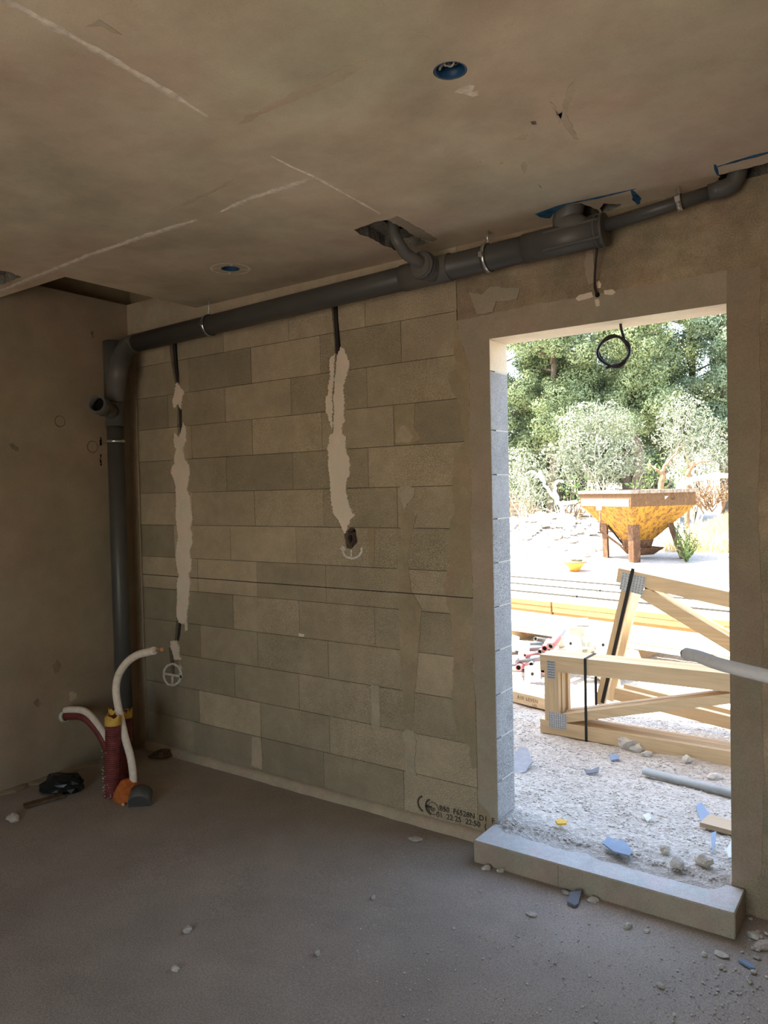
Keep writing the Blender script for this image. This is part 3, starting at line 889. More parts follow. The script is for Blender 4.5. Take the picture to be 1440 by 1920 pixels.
# ================================================================== overhead drain pipe and stack
PY, PR, VY = -0.105, 0.055, -0.20
def pz(x): return 2.592 + 0.0206 * x
def pax(u, v0=520):
    """point of the overhead pipe's axis seen in column u"""
    v = v0
    for _ in range(6):
        q = at(u, v, 1, PY)
        v += (q.z - pz(q.x)) / (q.z - at(u, v + 1, 1, PY).z)
    q = at(u, v, 1, PY)
    return Vector((q.x, PY, pz(q.x)))
E0, E1 = pax(252, 640), pax(1133, 425)
drain = tag(empty('drain_pipe', (-1.496, VY, 0)), 'dark grey plastic drain pipe running under the ceiling and down the corner', 'pipe')
MB().tube([E0, pax(600), E1], PR, 32).build('main_tube', M['pvc_dark'], drain)
VX = -1.500
ST = at(207, 640, 1, VY)
MB().tube([(VX, VY, 0.0), (VX, VY, 1.0), (VX, VY, 2.10)], 0.0505, 28).build('down_tube', M['pvc_dark'], drain)
zA, zB = at(217, 800, 1, VY).z, at(215, 722, 1, VY).z
MB().tube([(VX, VY, zA), (VX, VY, zB)], 0.057, 28).build('branch_fitting', M['pvc'], drain)
MB()._pipe(Vector((VX - .012, VY + .01, zB - .02)), Vector((VX - .030, VY + .02, ST.z)), 0.057, 0.048, 28).build('open_stub', M['pvc'], drain)
el = smooth_path([E0 + Vector((.03, 0, .0006)), E0, at(240, 650, 1, PY - .02), at(229, 668, 1, -.175), at(222, 695, 1, -.225), at(218, 722, 1, -.215), at(217, 748, 1, VY)], 6)
MB().tube(el, [0.0565] * len(el), 28).build('elbow', M['pvc_fit'], drain)
tb = Vector((VX, VY, at(216, 775, 1, VY).z))
te = at(181, 757, 1, VY - .20)
td = (te - tb).normalized()
MB().tube([tb, tb.lerp(te, .70)], 0.046, 26).build('side_branch', M['pvc'], drain)
MB()._pipe(tb.lerp(te, .62), te, 0.054, 0.043, 28).build('branch_socket', M['pvc_fit'], drain)
MB().tube([tb.lerp(te, .71), tb.lerp(te, .72)], 0.0428, 24).build('socket_inside', M['void'], drain)
# first branch: wide socket turned to the room, reducer and thin bend up into the slab
W0, W1 = pax(757), pax(846)
MB().tube([W0, W1], PR + .0055, 32).build('branch_fitting', M['pvc_fit'], drain)
b0 = pax(818)
b1 = at(789, 497, 1, PY - .115)
bd = (b1 - b0).normalized()
MB().tube([b0, b1], 0.0565, 30).build('side_branch', M['pvc_fit'], drain)
rs = MB(); x_ = bd.cross(Vector((0, 0, 1))).normalized(); y_ = bd.cross(x_)
for rr, off in ((0.059, -.004), (0.0595, -.022)):
    rs.tube([b1 + bd * off + (x_ * math.cos(a) + y_ * math.sin(a)) * rr for a in [k * PI / 16 for k in range(33)]], 0.0035, 8)
rs.build('socket_ring', M['pvc'], drain)
MB().tube([b1 - bd * .002, b1 + bd * .006], 0.050, 28).build('reducer', M['pvc_fit'], drain)
top = ce(738, 432)
bend = smooth_path([b1 - bd * .02 + Vector((0, 0, .012)), b1 + bd * .035 + Vector((0, 0, .014)), at(762, 476, 1, b1.y - .075), at(748, 456, 1, top.y + .012), top + Vector((0, 0, .0)), top + Vector((0, 0.004, .14))], 7)
MB().tube(bend, 0.0255, 22).build('thin_bend', M['pvc_fit'], drain)
# second branch: wide bend up into the slab, end cap
X0 = pax(985, 460)
MB().tube([X0, E1], PR + .005, 32).build('branch_fitting', M['pvc'], drain)
for dz in (0.030, -.040):
    MB().bar(X0 + Vector((.10, -.05, dz)), E1 + Vector((0, -.05, dz)), .012, .008).build('fitting_rib', M['pvc'], drain)
c0 = pax(1098, 430)
ctop = ce(1072, 394)
bend2 = smooth_path([c0, c0 + Vector((-.035, -.005, .035)), at(1060, 416, 1, (PY + ctop.y) / 2), ctop + Vector((0, 0, .02)), ctop + Vector((.01, .01, .16))], 8)
MB().tube(bend2, 0.051, 28).build('wide_bend', M['pvc_fit'], drain)
dE = (E1 - X0).normalized()
MB().tube([E1 - dE * .006, E1 + dE * .006], PR + .010, 32).build('end_cap', M['pvc'], drain)
MB().tube([E1 - dE * .030, E1 - dE * .020], PR + .008, 32).build('end_ring', M['pvc'], drain)
s0, s1 = at(1131, 424, 1, PY + .0), at(1345, 357, 1, PY + .03)
MB().tube([s0, s1], 0.0245, 22).build('thin_tube', M['pvc_dark'], drain)
s2 = at(1380, 346, 1, -.062)
MB().tube([s1 + (s0 - s1).normalized() * .03, s1.lerp(s2, .55)], 0.030, 22).build('thin_socket', M['pvc'], drain)
eb = smooth_path([s1, s1.lerp(s2, .5), s2 + Vector((-.01, 0, .008)), s2 + Vector((.008, 0, .05)), s2 + Vector((.008, 0, .15))], 6)
MB().tube(eb, 0.032, 22).build('thin_elbow', M['pvc'], drain)
# clamps
def clamp(c, d, r, top, label, band=0.018, rod=True):
    """steel band round a pipe with bolt, and the threaded rod it hangs from"""
    root = tag(empty('pipe_clamp', c), label, 'pipe clamp')
    d = Vector(d).normalized()
    ref = Vector((0, 0, 1)) if abs(d.z) < .9 else Vector((0, -1, 0))
    x = d.cross(ref).normalized(); y = x.cross(d)
    n = 30
    for nm, rr, w, th, mm in (('rubber_lining', r + .001, band * 1.25, .003, 'rubber'), ('band', r + .004, band, .0025, 'zinc')):
        m = MB(); base = 0
        for (ro, s) in ((rr, -1), (rr, 1), (rr + th, 1), (rr + th, -1)):
            for k in range(n):
                a = 2 * PI * k / n
                m.v.append(tuple(c + (x * math.cos(a) + y * math.sin(a)) * ro + d * s * w / 2))
        for j in range(4):
            for k in range(n):
                m.f.append((j * n + k, j * n + (k + 1) % n, ((j + 1) % 4) * n + (k + 1) % n, ((j + 1) % 4) * n + k)); m.sm.append(j in (0, 2))
        m.build(nm, M[mm], root)
    for s in (-1, 1):
        p = c + x * s * (r + .012)
        MB().obox(p, x * .008, y * .010, d * band * .45).build('lug', M['zinc'], root)
        MB().tube([p - y * .016, p + y * .018], .004, 8).build('bolt', M['zinc'], root)
    if rod:
        MB().tube([c + y * (r + .004), top], .0042, 10).build('rod', M['zinc'], root)
        MB().tube([c + y * (r + .004), c + y * (r + .022)], .0085, 6, smooth=False).build('nut', M['zinc'], root)
    return root
for (u, lab) in ((393, 'steel pipe clamp on the overhead pipe, nearest the corner'), (915, 'steel pipe clamp on the overhead pipe between the two branches')):
    c = pax(u)
    clamp(c, E1 - E0, PR, Vector((c.x, c.y, CEIL + .01)), lab)
cc = s0.lerp(s1, (1277 - 1131) / (1345 - 1131))
clamp(cc, s1 - s0, 0.0245, Vector((cc.x, cc.y, CEIL + .01)), 'small steel clamp on the thin pipe above the door opening', .02)
cv = Vector((VX, VY, at(217, 828, 1, VY).z))
clamp(cv, (0, 0, 1), 0.0505, cv, 'steel band clamp round the vertical drain pipe', .016, rod=False)
MB().tube([cv + Vector((-.055, 0, 0)), (XL - .005, VY, cv.z)], .0042, 8).build('wall_rod', M['zinc'], bpy.data.objects['pipe_clamp.003'])

# coil of cable hanging in the opening
co = []
for k in range(64):
    a = -PI * .28 + 2 * PI * k / 26
    rr = 29.5 + 1.6 * math.sin(k * .9) - (1.5 if k > 26 else 0)
    co.append(at(1151 + rr * math.cos(a), 659 + (rr - 1) * math.sin(a), 1, 0.085 + .008 * math.sin(k * .35) + (.009 if k > 26 else 0)))
P = [at(1163, 603, 1, 0.085), at(1165, 618, 1, 0.085), at(1170, 634, 1, 0.085)] + co + [at(1146, 687, 1, 0.08), at(1137, 690, 1, 0.08)]
tag(cable('cable_coil', P, 0.0058, M['cable'], None, 8, 3), 'dark cable coil hanging from the lintel in the door opening', 'cable')

# ================================================================== threshold
tl, tr = 0.945, 1.995
th = MB().bevbox((tl, -0.20, 0.0), (tr, -0.004, 0.097), 0.004)
thr = tag(th.build('threshold', M['threshold']), 'raised concrete threshold block at the foot of the door opening', 'threshold')
MB().box((DX0 + .001, -0.0045, 0.0), (DX1 - .001, 0.16, 0.0965)).build('threshold_back', M['threshold'], thr)
MB().box((tl + .005, -0.1955, 0.0965), (tr - .005, -0.006, 0.0976)).build('skylit_dust', M['dust'], thr)  # dust layer whose pale colour paints in the sky light on top
q = at(1046, 1625, 1, -0.2005)
MB().box((q.x - .001, -0.2006, 0.004), (q.x + .001, -0.199, 0.092)).build('crack', M['blemish'], thr)

# ================================================================== pipes and conduits in the corner
f0 = ground(248, 1494); f0 = at(248, 1494, 2, 0.0)
YW = f0.y
root = tag(empty('insulated_pipe', (f0.x, f0.y, 0)), 'white insulated pipe curving up out of the floor beside the red conduits', 'pipe')
wp = smooth_path([(f0.x, YW, 0.02), at(250, 1460, 1, YW), at(245, 1420, 1, YW), at(235, 1385, 1, YW), at(226, 1345, 1, YW), at(219, 1310, 1, YW), at(218, 1285, 1, YW), at(224, 1262, 1, YW), at(239, 1241, 1, YW), at(258, 1228, 1, YW), at(276, 1223, 1, YW), at(289, 1220, 1, YW)], 5)
MB().tube(wp, 0.0205, 16).build('insulation', M['insul'], root)
e0 = wp[-1]; ed = (at(311, 1217, 1, YW) - e0).normalized()
MB().tube([e0 - ed * .01, e0 + ed * .025], 0.0125, 12).build('inner_pipe', M['wire_white'], root)
MB().tube([e0 + ed * .02, e0 + ed * .062], 0.0085, 12).build('copper_end', M['copper'], root)
MB().tube([e0 + ed * .055, e0 + ed * .064], 0.011, 12).build('copper_end', M['copper'], root)
# grey pipe stub with orange foam round the white pipe
root = tag(empty('floor_sleeve', (f0.x, f0.y, 0)), 'grey pipe sleeve in the floor filled with orange foam', 'pipe sleeve')
m = MB().stone(at(241, 1489, 1, YW - .03), .072, .060, .078, 5, 3)
m.sm = [True] * len(m.f); m.build('foam', M['orange_foam'], root)
g0 = at(263, 1500, 1, YW - .05)
MB()._pipe(g0 + Vector((-.035, .035, .022)), g0 + Vector((.015, -.02, -.012)), 0.058, 0.052, 24).build('sleeve', M['pvc'], root)
MB().tube([g0 + Vector((-.02, .02, .012)), g0 + Vector((.011, -.016, -.008))], 0.051, 24).build('sleeve_plug', M['pvc_dark'], root)
mm_ = MB()
for i in range(26):
    a = rnd.uniform(0, 6.28); r_ = rnd.uniform(.06, .10)
    mm_.stone((f0.x + .02 + r_ * math.cos(a), f0.y - .03 + r_ * math.sin(a) * .8, .005), .010, .010, .008, 900 + i)
tag(mm_.build('floor_crumbs', M['chip']), 'broken concrete crumbs round the foam filled sleeve', 'rubble', kind='stuff')
def corrugated(name, P, r, mat, parent, step=0.0055):
    path = smooth_path(P, 10)
    L_ = [0]
    for i in range(1, len(path)): L_.append(L_[-1] + (path[i] - path[i - 1]).length)
    pts, rs_ = [], []
    n = int(L_[-1] / step)
    j = 0
    for k in range(n + 1):
        s = L_[-1] * k / n
        while j < len(L_) - 2 and L_[j + 1] < s: j += 1
        t = (s - L_[j]) / max(1e-9, L_[j + 1] - L_[j])
        pts.append(path[j].lerp(path[j + 1], t)); rs_.append(r if k % 2 else r * .93)
    return MB().tube(pts, rs_, 20, cap=True, smooth=False).build(name, mat, parent)
CD = [((209, 1492), (212, 1345), 0.0415, 'thickest red corrugated conduit with yellow tape, front of the corner cluster'), ((216, 1462), (216, 1330), 0.036, 'red corrugated conduit with yellow tape half hidden behind the thickest one'), ((237, 1466), (236, 1334), 0.034, 'red corrugated conduit with torn yellow tape on the cluster\'s right side')]
for i, (b, t_, r, lab) in enumerate(CD):
    p0 = at(b[0], b[1], 2, 0.0)
    p1 = at(t_[0], t_[1], 1, p0.y)
    root = tag(empty('floor_conduit', p0), lab, 'conduit', 'red conduits standing in the corner')
    corrugated('tube', [p0 - Vector((0, 0, .01)), p0.lerp(p1, .5) + Vector((.004, 0, 0)), p1], r, M['conduit_red'], root)
    d = (p1 - p0).normalized()
    h = 0.045 if i else .052
    m = MB(); n = 22
    for k in range(n):
        a = 2 * PI * k / n
        x, y = math.cos(a) * (r + .002), math.sin(a) * (r + .002)
        jag = rnd.uniform(-.006, .018)
        q = p1 + Vector((x, y, 0))
        m.v += [tuple(q - d * h * .75), tuple(q + d * (.002 + jag)), tuple(p1 + Vector((x, y, 0)) * .0 + Vector((x * .9, y * .9, 0)) + d * (.002 + jag))]
    for k in range(n):
        k2 = (k + 1) % n
        m.f += [(3 * k, 3 * k2, 3 * k2 + 1, 3 * k + 1), (3 * k + 1, 3 * k2 + 1, 3 * k2 + 2, 3 * k + 2)]; m.sm += [True, True]
    m.build('tape_band', M['tape'], root)
    if i == 0:
        mm_ = MB()
        for k in range(60):
            a = rnd.uniform(PI * .9, PI * 2.0); z_ = abs(rnd.gauss(0, .10))
            mm_.stone(p0 + Vector((math.cos(a) * r * 1.01, math.sin(a) * r * 1.01, z_)), .004, .004, .004, 1200 + k, 1)
        tag(mm_.build('mortar_splash', M['chip'], root), kind='stuff')
# bent conduit
p0 = at(214, 1462, 2, 0.0) + Vector((-.03, .02, 0)); yb = p0.y
root = tag(empty('bent_conduit', p0), 'red conduit bent towards the left wall with a white pipe along it', 'conduit')
bp = [p0, at(208, 1425, 1, yb), at(192, 1385, 1, yb - .02), at(172, 1357, 1, yb - .04), at(155, 1344, 1, yb - .06), at(133, 1342, 1, yb - .08), at(121, 1343, 1, yb - .09)]
MB().tube(smooth_path(bp, 6), 0.023, 16).build('tube', M['conduit_red'], root)
MB().tube(smooth_path([Vector(q) + Vector((0.0, .006, .034)) for q in bp], 6), 0.0205, 14).build('white_pipe', M['insul'], root)
e = Vector(bp[-1]); d = (e - Vector(bp[-2])).normalized()
MB()._pipe(e - d * .012, e + d * .016, 0.034, 0.027, 20).build('end_collar', M['wire_white'], root)
for s in (-1, 1):
    q = e + Vector((.002, -.006, .012 * s + .002))
    MB()._pipe(q, q + d * (.03 if s < 0 else .022), 0.011, 0.007, 14).build('core_tube', M['wire_white'], root)
# insulated pipe coming in from the right
P = [dist(1287, 1226, 2.28), dist(1310, 1231, 2.23), dist(1345, 1244, 2.16), dist(1390, 1256, 2.09), dist(1440, 1268, 2.03), dist(1490, 1282, 1.98), dist(1540, 1310, 1.95), dist(1580, 1370, 1.94)]
fe = P[-1]
P += [Vector((fe.x + .03, fe.y - .02, fe.z * .5)), Vector((fe.x + .035, fe.y - .02, 0.0))]
root = tag(empty('insulated_pipe', (fe.x + .035, fe.y - .02, 0)), 'pale grey insulated pipe reaching in from the right across the opening', 'pipe')
pp = smooth_path(P, 7)
rs_ = [0.0185 * (1 + .04 * noise.noise(p * 30)) for p in pp]
MB().tube(pp, rs_, 18).build('insulation', M['insul_grey'], root)
dd = (pp[0] - pp[1]).normalized()
MB().tube([pp[0] - dd * .01, pp[0] + dd * .012], 0.013, 14).build('inner_pipe', M['pvc'], root)

# ================================================================== litter on the floor
def crumple(name, c, rx, ry, rz, seed, mat, lab, cat):
    m = MB().stone(c, rx, ry, rz, seed, 3)
    r_ = random.Random(seed)
    m.v = [tuple(Vector(v) + Vector((r_.uniform(-1, 1) * rx, r_.uniform(-1, 1) * ry, r_.uniform(-1, 1) * rz)) * .10) for v in m.v]
    m.v = [(x, y, max(z, .002)) for x, y, z in m.v]
    return tag(m.build(name, mat), lab, cat)
q = at(118, 1482, 2, 0.0)
crumple('plastic_bag', (q.x, q.y, .03), .13, .075, .06, 11, M['plastic_black'], 'crumpled black plastic scrap on the floor by the left wall', 'plastic')
a, b = at(46, 1511, 2, 0.012), at(118, 1491, 2, 0.012)
tag(MB().bar(a, b, .045, .014).build('wood_splinter', M['stick']), 'dark splinter of wood beside the black plastic scrap', 'wood')
q = at(305, 1418, 2, 0.0)
crumple('debris_lump', (q.x, q.y, .015), .07, .05, .028, 13, M['stick'], 'dark lump of debris at the foot of the block wall in the corner', 'debris')
CH = [(25, 1537, .045, .02, 'chip', 'pale mortar lump on the floor at the far left edge'), (912, 1630, .022, .010, 'chip', 'small rubble chip at the left end of the threshold'), (940, 1634, .020, .010, 'chip', 'flat rubble chip against the threshold\'s left half'),
      (352, 1746, .022, .012, 'chip', 'pale mortar crumb alone in the middle of the dark floor'), (328, 1820, .014, .010, 'chip', 'round pebble nearest the bottom left of the floor'), (596, 1790, .013, .009, 'chip', 'pebble on the floor below the block wall\'s middle'),
      (997, 1716, .020, .007, 'chip', 'white angular flake on the floor in front of the threshold'), (1178, 1740, .017, .013, 'chip', 'rounded white pebble in front of the threshold\'s centre'), (1213, 1748, .011, .008, 'chip', 'smaller pebble right of the rounded white one'),
      (1060, 1676, .018, .008, 'chip', 'broken mortar bit left of the dark slate shard'), (1113, 1690, .024, .009, 'chip', 'flat tan rubble chip right of the dark slate shard'), (1320, 1792, .010, .009, 'chip', 'tiny pebble below the threshold\'s right end'),
      (1352, 1791, .025, .006, 'chip', 'thin white sliver left of the blue shard'), (1353, 1815, .012, .008, 'chip', 'grey pebble under the thin white sliver'), (1430, 1775, .035, .012, 'chip', 'largest flake of the rubble in the right corner'),
      (1415, 1757, .028, .010, 'chip', 'upper flake of the rubble in the right corner'), (1404, 1840, .013, .010, 'chip', 'pebble below the blue shard'), (1238, 1850, .014, .008, 'chip', 'pale crumb near the bottom of the floor'),
      (700, 1684, .014, .008, 'chip', 'grey crumb on the floor left of the threshold'), (780, 1574, .035, .004, 'chip', 'flat pale mortar splash by the block wall\'s foot')]
for i, (u, v, r, h, mm, lab) in enumerate(CH):
    q = at(u, v, 2, 0.0)
    tag(MB().stone((q.x, q.y, h * .6), r, r * .7, h, 500 + i, 2).build('rubble_chip', M[mm]), lab, 'rubble', 'loose chips on the floor')
def shard(name, P, z, th, mat, lab, cat='shard', tilt=None):
    pts = [at(u, v, 2, z) for u, v in P]
    if tilt: pts = [p + Vector((0, 0, t_)) for p, t_ in zip(pts, tilt)]
    m = MB(); m.prism(pts, (0, 0, th))
    o = fixnormals(m.build(name, mat))
    return tag(o, lab, cat)
shard('slate_shard', [(1064, 1695), (1069, 1683), (1091, 1681), (1084, 1699), (1078, 1702)], .004, .010, M['chip_dark'], 'dark slate shard leaning against the threshold', tilt=[0, .014, .016, 0, 0])
shard('blue_shard', [(1384, 1803), (1391, 1800), (1414, 1812), (1414, 1818), (1406, 1816)], .003, .007, M['chip_blue'], 'blue grey shard on the indoor floor at the right edge')
gr_ = MB()
for i in range(3200):
    u = rnd.uniform(560, 1500); v = rnd.uniform(1610, 1980)
    q = at(u, v, 2, 0.0)
    if q.y > -0.21 or (q.x < .85 and q.y > -.05): continue
    if rnd.random() > .25 + .75 * noise.noise(Vector((q.x * 1.7, q.y * 1.7, 2))) + (.35 if u > 900 else 0): continue
    s = abs(rnd.gauss(0, .0017)) + .0011
    gr_.stone((q.x, q.y, s * .5), s, s, s * .7, i, 1)
for i in range(90):
    x, y = rnd.gauss(2.15, .10), rnd.gauss(-.16, .12)
    if x < 2.01 or y > -.02: continue
    s = rnd.uniform(.004, .014)
    gr_.stone((x, y, s * .4), s, s * .8, s * .55, 4000 + i, 1)
tag(gr_.build('floor_grit', M['chip']), 'fine grit and crumbs scattered over the floor', 'grit', kind='stuff')

# ================================================================== yard
def wood(name, c, axis=0, r=0.75, var=0.16):
    t = NT(name)
    p = t.pos()
    sc = [26, 26, 26]; sc[axis] = 1.6
    g = t.noise(t.map(p, tuple(sc)), 1.6, 5, 0.6, 0.6)
    kn = t.voro(t.map(p, (3.2, 3.2, 5.0)), 1.0)
    col = t.ramp(g, [(0.3, tuple(x * (1 - var) for x in c)), (0.7, tuple(min(1, x * (1 + var * .6)) for x in c))])
    k = t.math('LESS_THAN', kn, 0.055)
    col = t.mix(t.math('MULTIPLY', k, 0.65), col, tuple(x * .35 for x in c))
    col = t.mix(1.0, col, t.ramp(t.rand(), [(0, (.90, .90, .88)), (1, (1.08, 1.07, 1.05))]), 'MULTIPLY')
    t.color(col)
    t.bump(g, 0.12, 0.002)
    return t.done(r, 0.2)
M['pine'] = wood('pine', (0.66, 0.50, 0.32))
M['pine_up'] = wood('pine_upright', (0.66, 0.50, 0.32), 2)
M['board'] = wood('formwork_board', (0.40, 0.235, 0.105), 0)
M['board_sunlit'] = wood('sunlit_formwork_face', (0.84, 0.77, 0.60), 0)  # sun on the panel faces put into a whiter colour
M['board_white'] = wood('pale_board', (0.80, 0.74, 0.62), 0)
M['pallet'] = wood('pallet_wood', (0.50, 0.38, 0.26), 0)
M['galv'] = simple('galvanised_plate', (0.50, 0.52, 0.54), 0.45, 0.5, metal=0.6, var=0.25, scale=160, bump=0.5)
M['plate_slot'] = simple('plate_slot', (0.20, 0.21, 0.22), 0.5, 0.4)
M['steel_paint'] = simple('grey_steel', (0.22, 0.25, 0.28), 0.5, 0.4, var=0.15)
M['pink_paint'] = simple('pink_steel', (0.42, 0.15, 0.16), 0.55, 0.35, var=0.2)
M['white_steel'] = simple('pale_steel', (0.55, 0.55, 0.50), 0.5, 0.4, var=0.10)
def gravel_mat():
    t = NT('yard_gravel')
    p = t.pos()
    v = t.voro(p, 55, out='Color')
    d = t.voro(p, 55)
    v2 = t.voro(p, 120)
    n1 = t.noise(p, 1.4, 5, 0.6)
    col = t.ramp(t.sep(v)[0], [(0.0, (.29, .255, .21)), (0.5, (.45, .41, .355)), (1.0, (.65, .61, .55))])
    col = t.mix(0.5, col, t.ramp(n1, [(0.3, (.36, .315, .26)), (0.7, (.55, .515, .465))]))
    col = t.mix(t.lin(v2, 0.0, 0.5, 0.35, 0.0), col, (.30, .275, .24))
    t.color(col)
    t.bump(t.math('ADD', d, v2), 0.6, 0.008)
    return t.done(0.95, 0.15)
M['gravel'] = gravel_mat()
M['stone'] = simple('pale_stone', (0.50, 0.465, 0.415), 0.92, 0.15, var=0.28, scale=14, bump=0.4)
M['dry_grass'] = simple('dry_grass', (0.62, 0.49, 0.27), 0.9, 0.1, var=0.25, scale=6)
def leaf_mat(name, c1, c2, c3):
    t = NT(name)
    n_ = t.noise(t.pos(), 1.3, 4, 0.7)
    k = t.noise(t.pos(), 17, 2)
    col = t.mix(0.5, t.ramp(n_, [(0.3, c1), (0.5, c2), (0.72, c3)]), t.ramp(k, [(0.3, c1), (0.7, c3)]))
    t.color(col)
    m = t.done(0.6, 0.25)
    tr = t.n.new('ShaderNodeBsdfTranslucent'); t.l.new(col, tr.inputs[0])
    mx = t.n.new('ShaderNodeMixShader'); mx.inputs[0].default_value = 0.12
    out = [n for n in t.n if n.type == 'OUTPUT_MATERIAL'][0]
    t.l.new(t.b.outputs[0], mx.inputs[1]); t.l.new(tr.outputs[0], mx.inputs[2]); t.l.new(mx.outputs[0], out.inputs[0])
    return m
M['conifer'] = leaf_mat('conifer_leaf', (0.085, 0.12, 0.045), (0.195, 0.25, 0.11), (0.37, 0.42, 0.22))
M['conifer2'] = leaf_mat('conifer_leaf_blue', (0.06, 0.105, 0.05), (0.15, 0.21, 0.115), (0.31, 0.37, 0.235))
M['olive'] = leaf_mat('pale_leaf', (0.12, 0.15, 0.085), (0.24, 0.27, 0.18), (0.42, 0.44, 0.33))
M['shrub'] = leaf_mat('shrub_leaf', (0.05, 0.09, 0.02), (0.10, 0.16, 0.045), (0.18, 0.24, 0.09))
M['dead_leaf'] = leaf_mat('dry_leaf', (0.16, 0.10, 0.06), (0.26, 0.18, 0.11), (0.38, 0.29, 0.19))
M['bark'] = simple('bark', (0.13, 0.10, 0.075), 0.9, 0.1, var=0.3, scale=9, bump=0.6)
M['bark_pale'] = simple('bleached_wood', (0.62, 0.56, 0.47), 0.85, 0.15, var=0.2, scale=9, bump=0.5)
M['bark_tan'] = simple('cut_wood', (0.26, 0.17, 0.10), 0.85, 0.15, var=0.25, scale=9)
def rusty(name, base, rust, amount):
    t = NT(name)
    p = t.pos()
    a = t.noise(t.map(p, (9, 9, 3.0)), 1.6, 7, 0.75, 0.5)
    b = t.noise(p, 28, 5, 0.75)
    f = t.math('ADD', t.math('MULTIPLY', a, 0.65), t.math('MULTIPLY', b, 0.35))
    k = t.lin(f, amount - .05, amount + .06, 0, 1)
    rc = t.ramp(b, [(0.3, tuple(x * .45 for x in rust)), (0.7, rust)])
    yc = t.ramp(a, [(0.3, tuple(x * .8 for x in base)), (0.7, base)])
    t.color(t.mix(k, yc, rc))
    t.bump(f, 0.4, 0.01)
    return t.done(0.75, 0.25)
M['hopper_yellow'] = rusty('yellow_paint_rusty', (0.42, 0.215, 0.028), (0.15, 0.07, 0.025), 0.505)
M['hopper_dark'] = rusty('rusty_band', (0.30, 0.15, 0.04), (0.15, 0.08, 0.035), 0.40)
M['hopper_rust'] = rusty('rusty_steel', (0.24, 0.13, 0.065), (0.12, 0.06, 0.03), 0.45)
M['hopper_band'] = rusty('faded_band', (0.50, 0.37, 0.25), (0.26, 0.14, 0.07), 0.6)

# ground surface
def axis_pts(lo, hi, a, b, fine, coarse):
    out = [lo]; x = lo
    while x < hi:
        d = fine if a <= x <= b else fine + (coarse - fine) * min(1, (a - x if x < a else x - b) / 8)
        x += d; out.append(x)
    return out
gx = axis_pts(-32, 24, -1.5, 3.2, 0.045, 1.6)
gy = axis_pts(WT + .001, 60, 0, 3.6, 0.045, 1.8)
def gh(x, y):
    f = max(0, min(1, (9 - y) / 5))
    z = gz(x, y) + (0.014 * noise.noise(Vector((x * 3.1, y * 3.1, 0))) + 0.008 * noise.noise(Vector((x * 9, y * 9, 2)))) * f + 0.05 * noise.noise(Vector((x * .5, y * .5, 7))) * min(1, max(0, (y - 6) / 6))
    z += 0.55 * math.exp(-(((x + 4.1) / 1.7) ** 2 + ((y - 12.2) / 1.3) ** 2))            # rubble mound on the left
    if x > -2.0: z += 0.85 * max(0, min(1, (y - 12.5) / 5)) * max(0, min(1, (x + 2.0) / 2))  # grassy bank on the right
    return z
m = MB()
for y in gy:
    for x in gx: m.v.append((x, y, gh(x, y)))
nx = len(gx)
for j in range(len(gy) - 1):
    for i in range(nx - 1):
        a = j * nx + i
        m.f.append((a, a + 1, a + nx + 1, a + nx)); m.sm.append(True)
tag(m.build('ground', M['gravel']), 'pale gravel yard outside the opening', kind='structure')
m = MB().box((-32, -40, -.15), (24, YB - .2005, -.05))
tag(m.build('ground_rear', M['gravel']), 'pale gravel behind the building', kind='structure')
# gravel spilling on the threshold
m = MB(); n1, n2 = 60, 18
for j in range(n2 + 1):
    for i in range(n1 + 1):
        x = DX0 + .002 + (DX1 - DX0 - .004) * i / n1
        y0 = -0.075 - .03 * (i / n1) + 0.02 * noise.noise(Vector((x * 9, 0, 3))); y = y0 + (0.21 - y0) * j / n2
        t_ = j / n2
        m.v.append((x, y, 0.096 + 0.014 * min(1, t_ * 2.2) + 0.004 * noise.noise(Vector((x * 14, y * 14, 1))) * min(1, t_ * 5)))
        ex = min(1, (x - DX0) / .07, (DX1 - x) / .07) if y < 0.01 else 1
        vx = m.v[-1]; m.v[-1] = (vx[0], vx[1], .094 + (vx[2] - .094) * max(0, ex))
for j in range(n2):
    for i in range(n1):
        a = j * (n1 + 1) + i
        m.f.append((a, a + 1, a + n1 + 2, a + n1 + 1)); m.sm.append(True)
tag(m.build('threshold_gravel', M['gravel']), 'gravel and dust spilt over the back of the threshold', 'gravel', kind='stuff')
m = MB()
for i in range(17000):
    x, y = rnd.uniform(-.6, 2.7), -.02 + 2.6 * rnd.random() ** 1.3
    if y < .2 and not (DX0 + .02 < x < DX1 - .02): continue
    if 1.5 < y < 1.85 and x > .44: continue
    s = min(.013, .0026 + abs(rnd.gauss(0, .0031)))
    z = gh(x, max(y, WT)) if y > .19 else .108
    m.stone((x, y, z + s * .25), s, s * rnd.uniform(.6, 1), s * rnd.uniform(.4, .7), i, 1)
tag(m.build('gravel', M['stone']), 'loose pale stones strewn over the yard by the opening', 'gravel', kind='stuff')
m = MB()
for i in range(520):
    x, y = rnd.gauss(-4.0, 1.5), rnd.gauss(11.3, 1.0)
    if y < 9.6 or (x > -2.3 and y < 12): continue
    s = abs(rnd.gauss(0, .06)) + .03
    m.stone((x, y, gh(x, y) + s * .2), s, s * .8, s * .6, 7000 + i, 1)
tag(m.build('rubble', M['stone']), 'white heap of broken stone left of the hopper', 'rubble', kind='stuff')

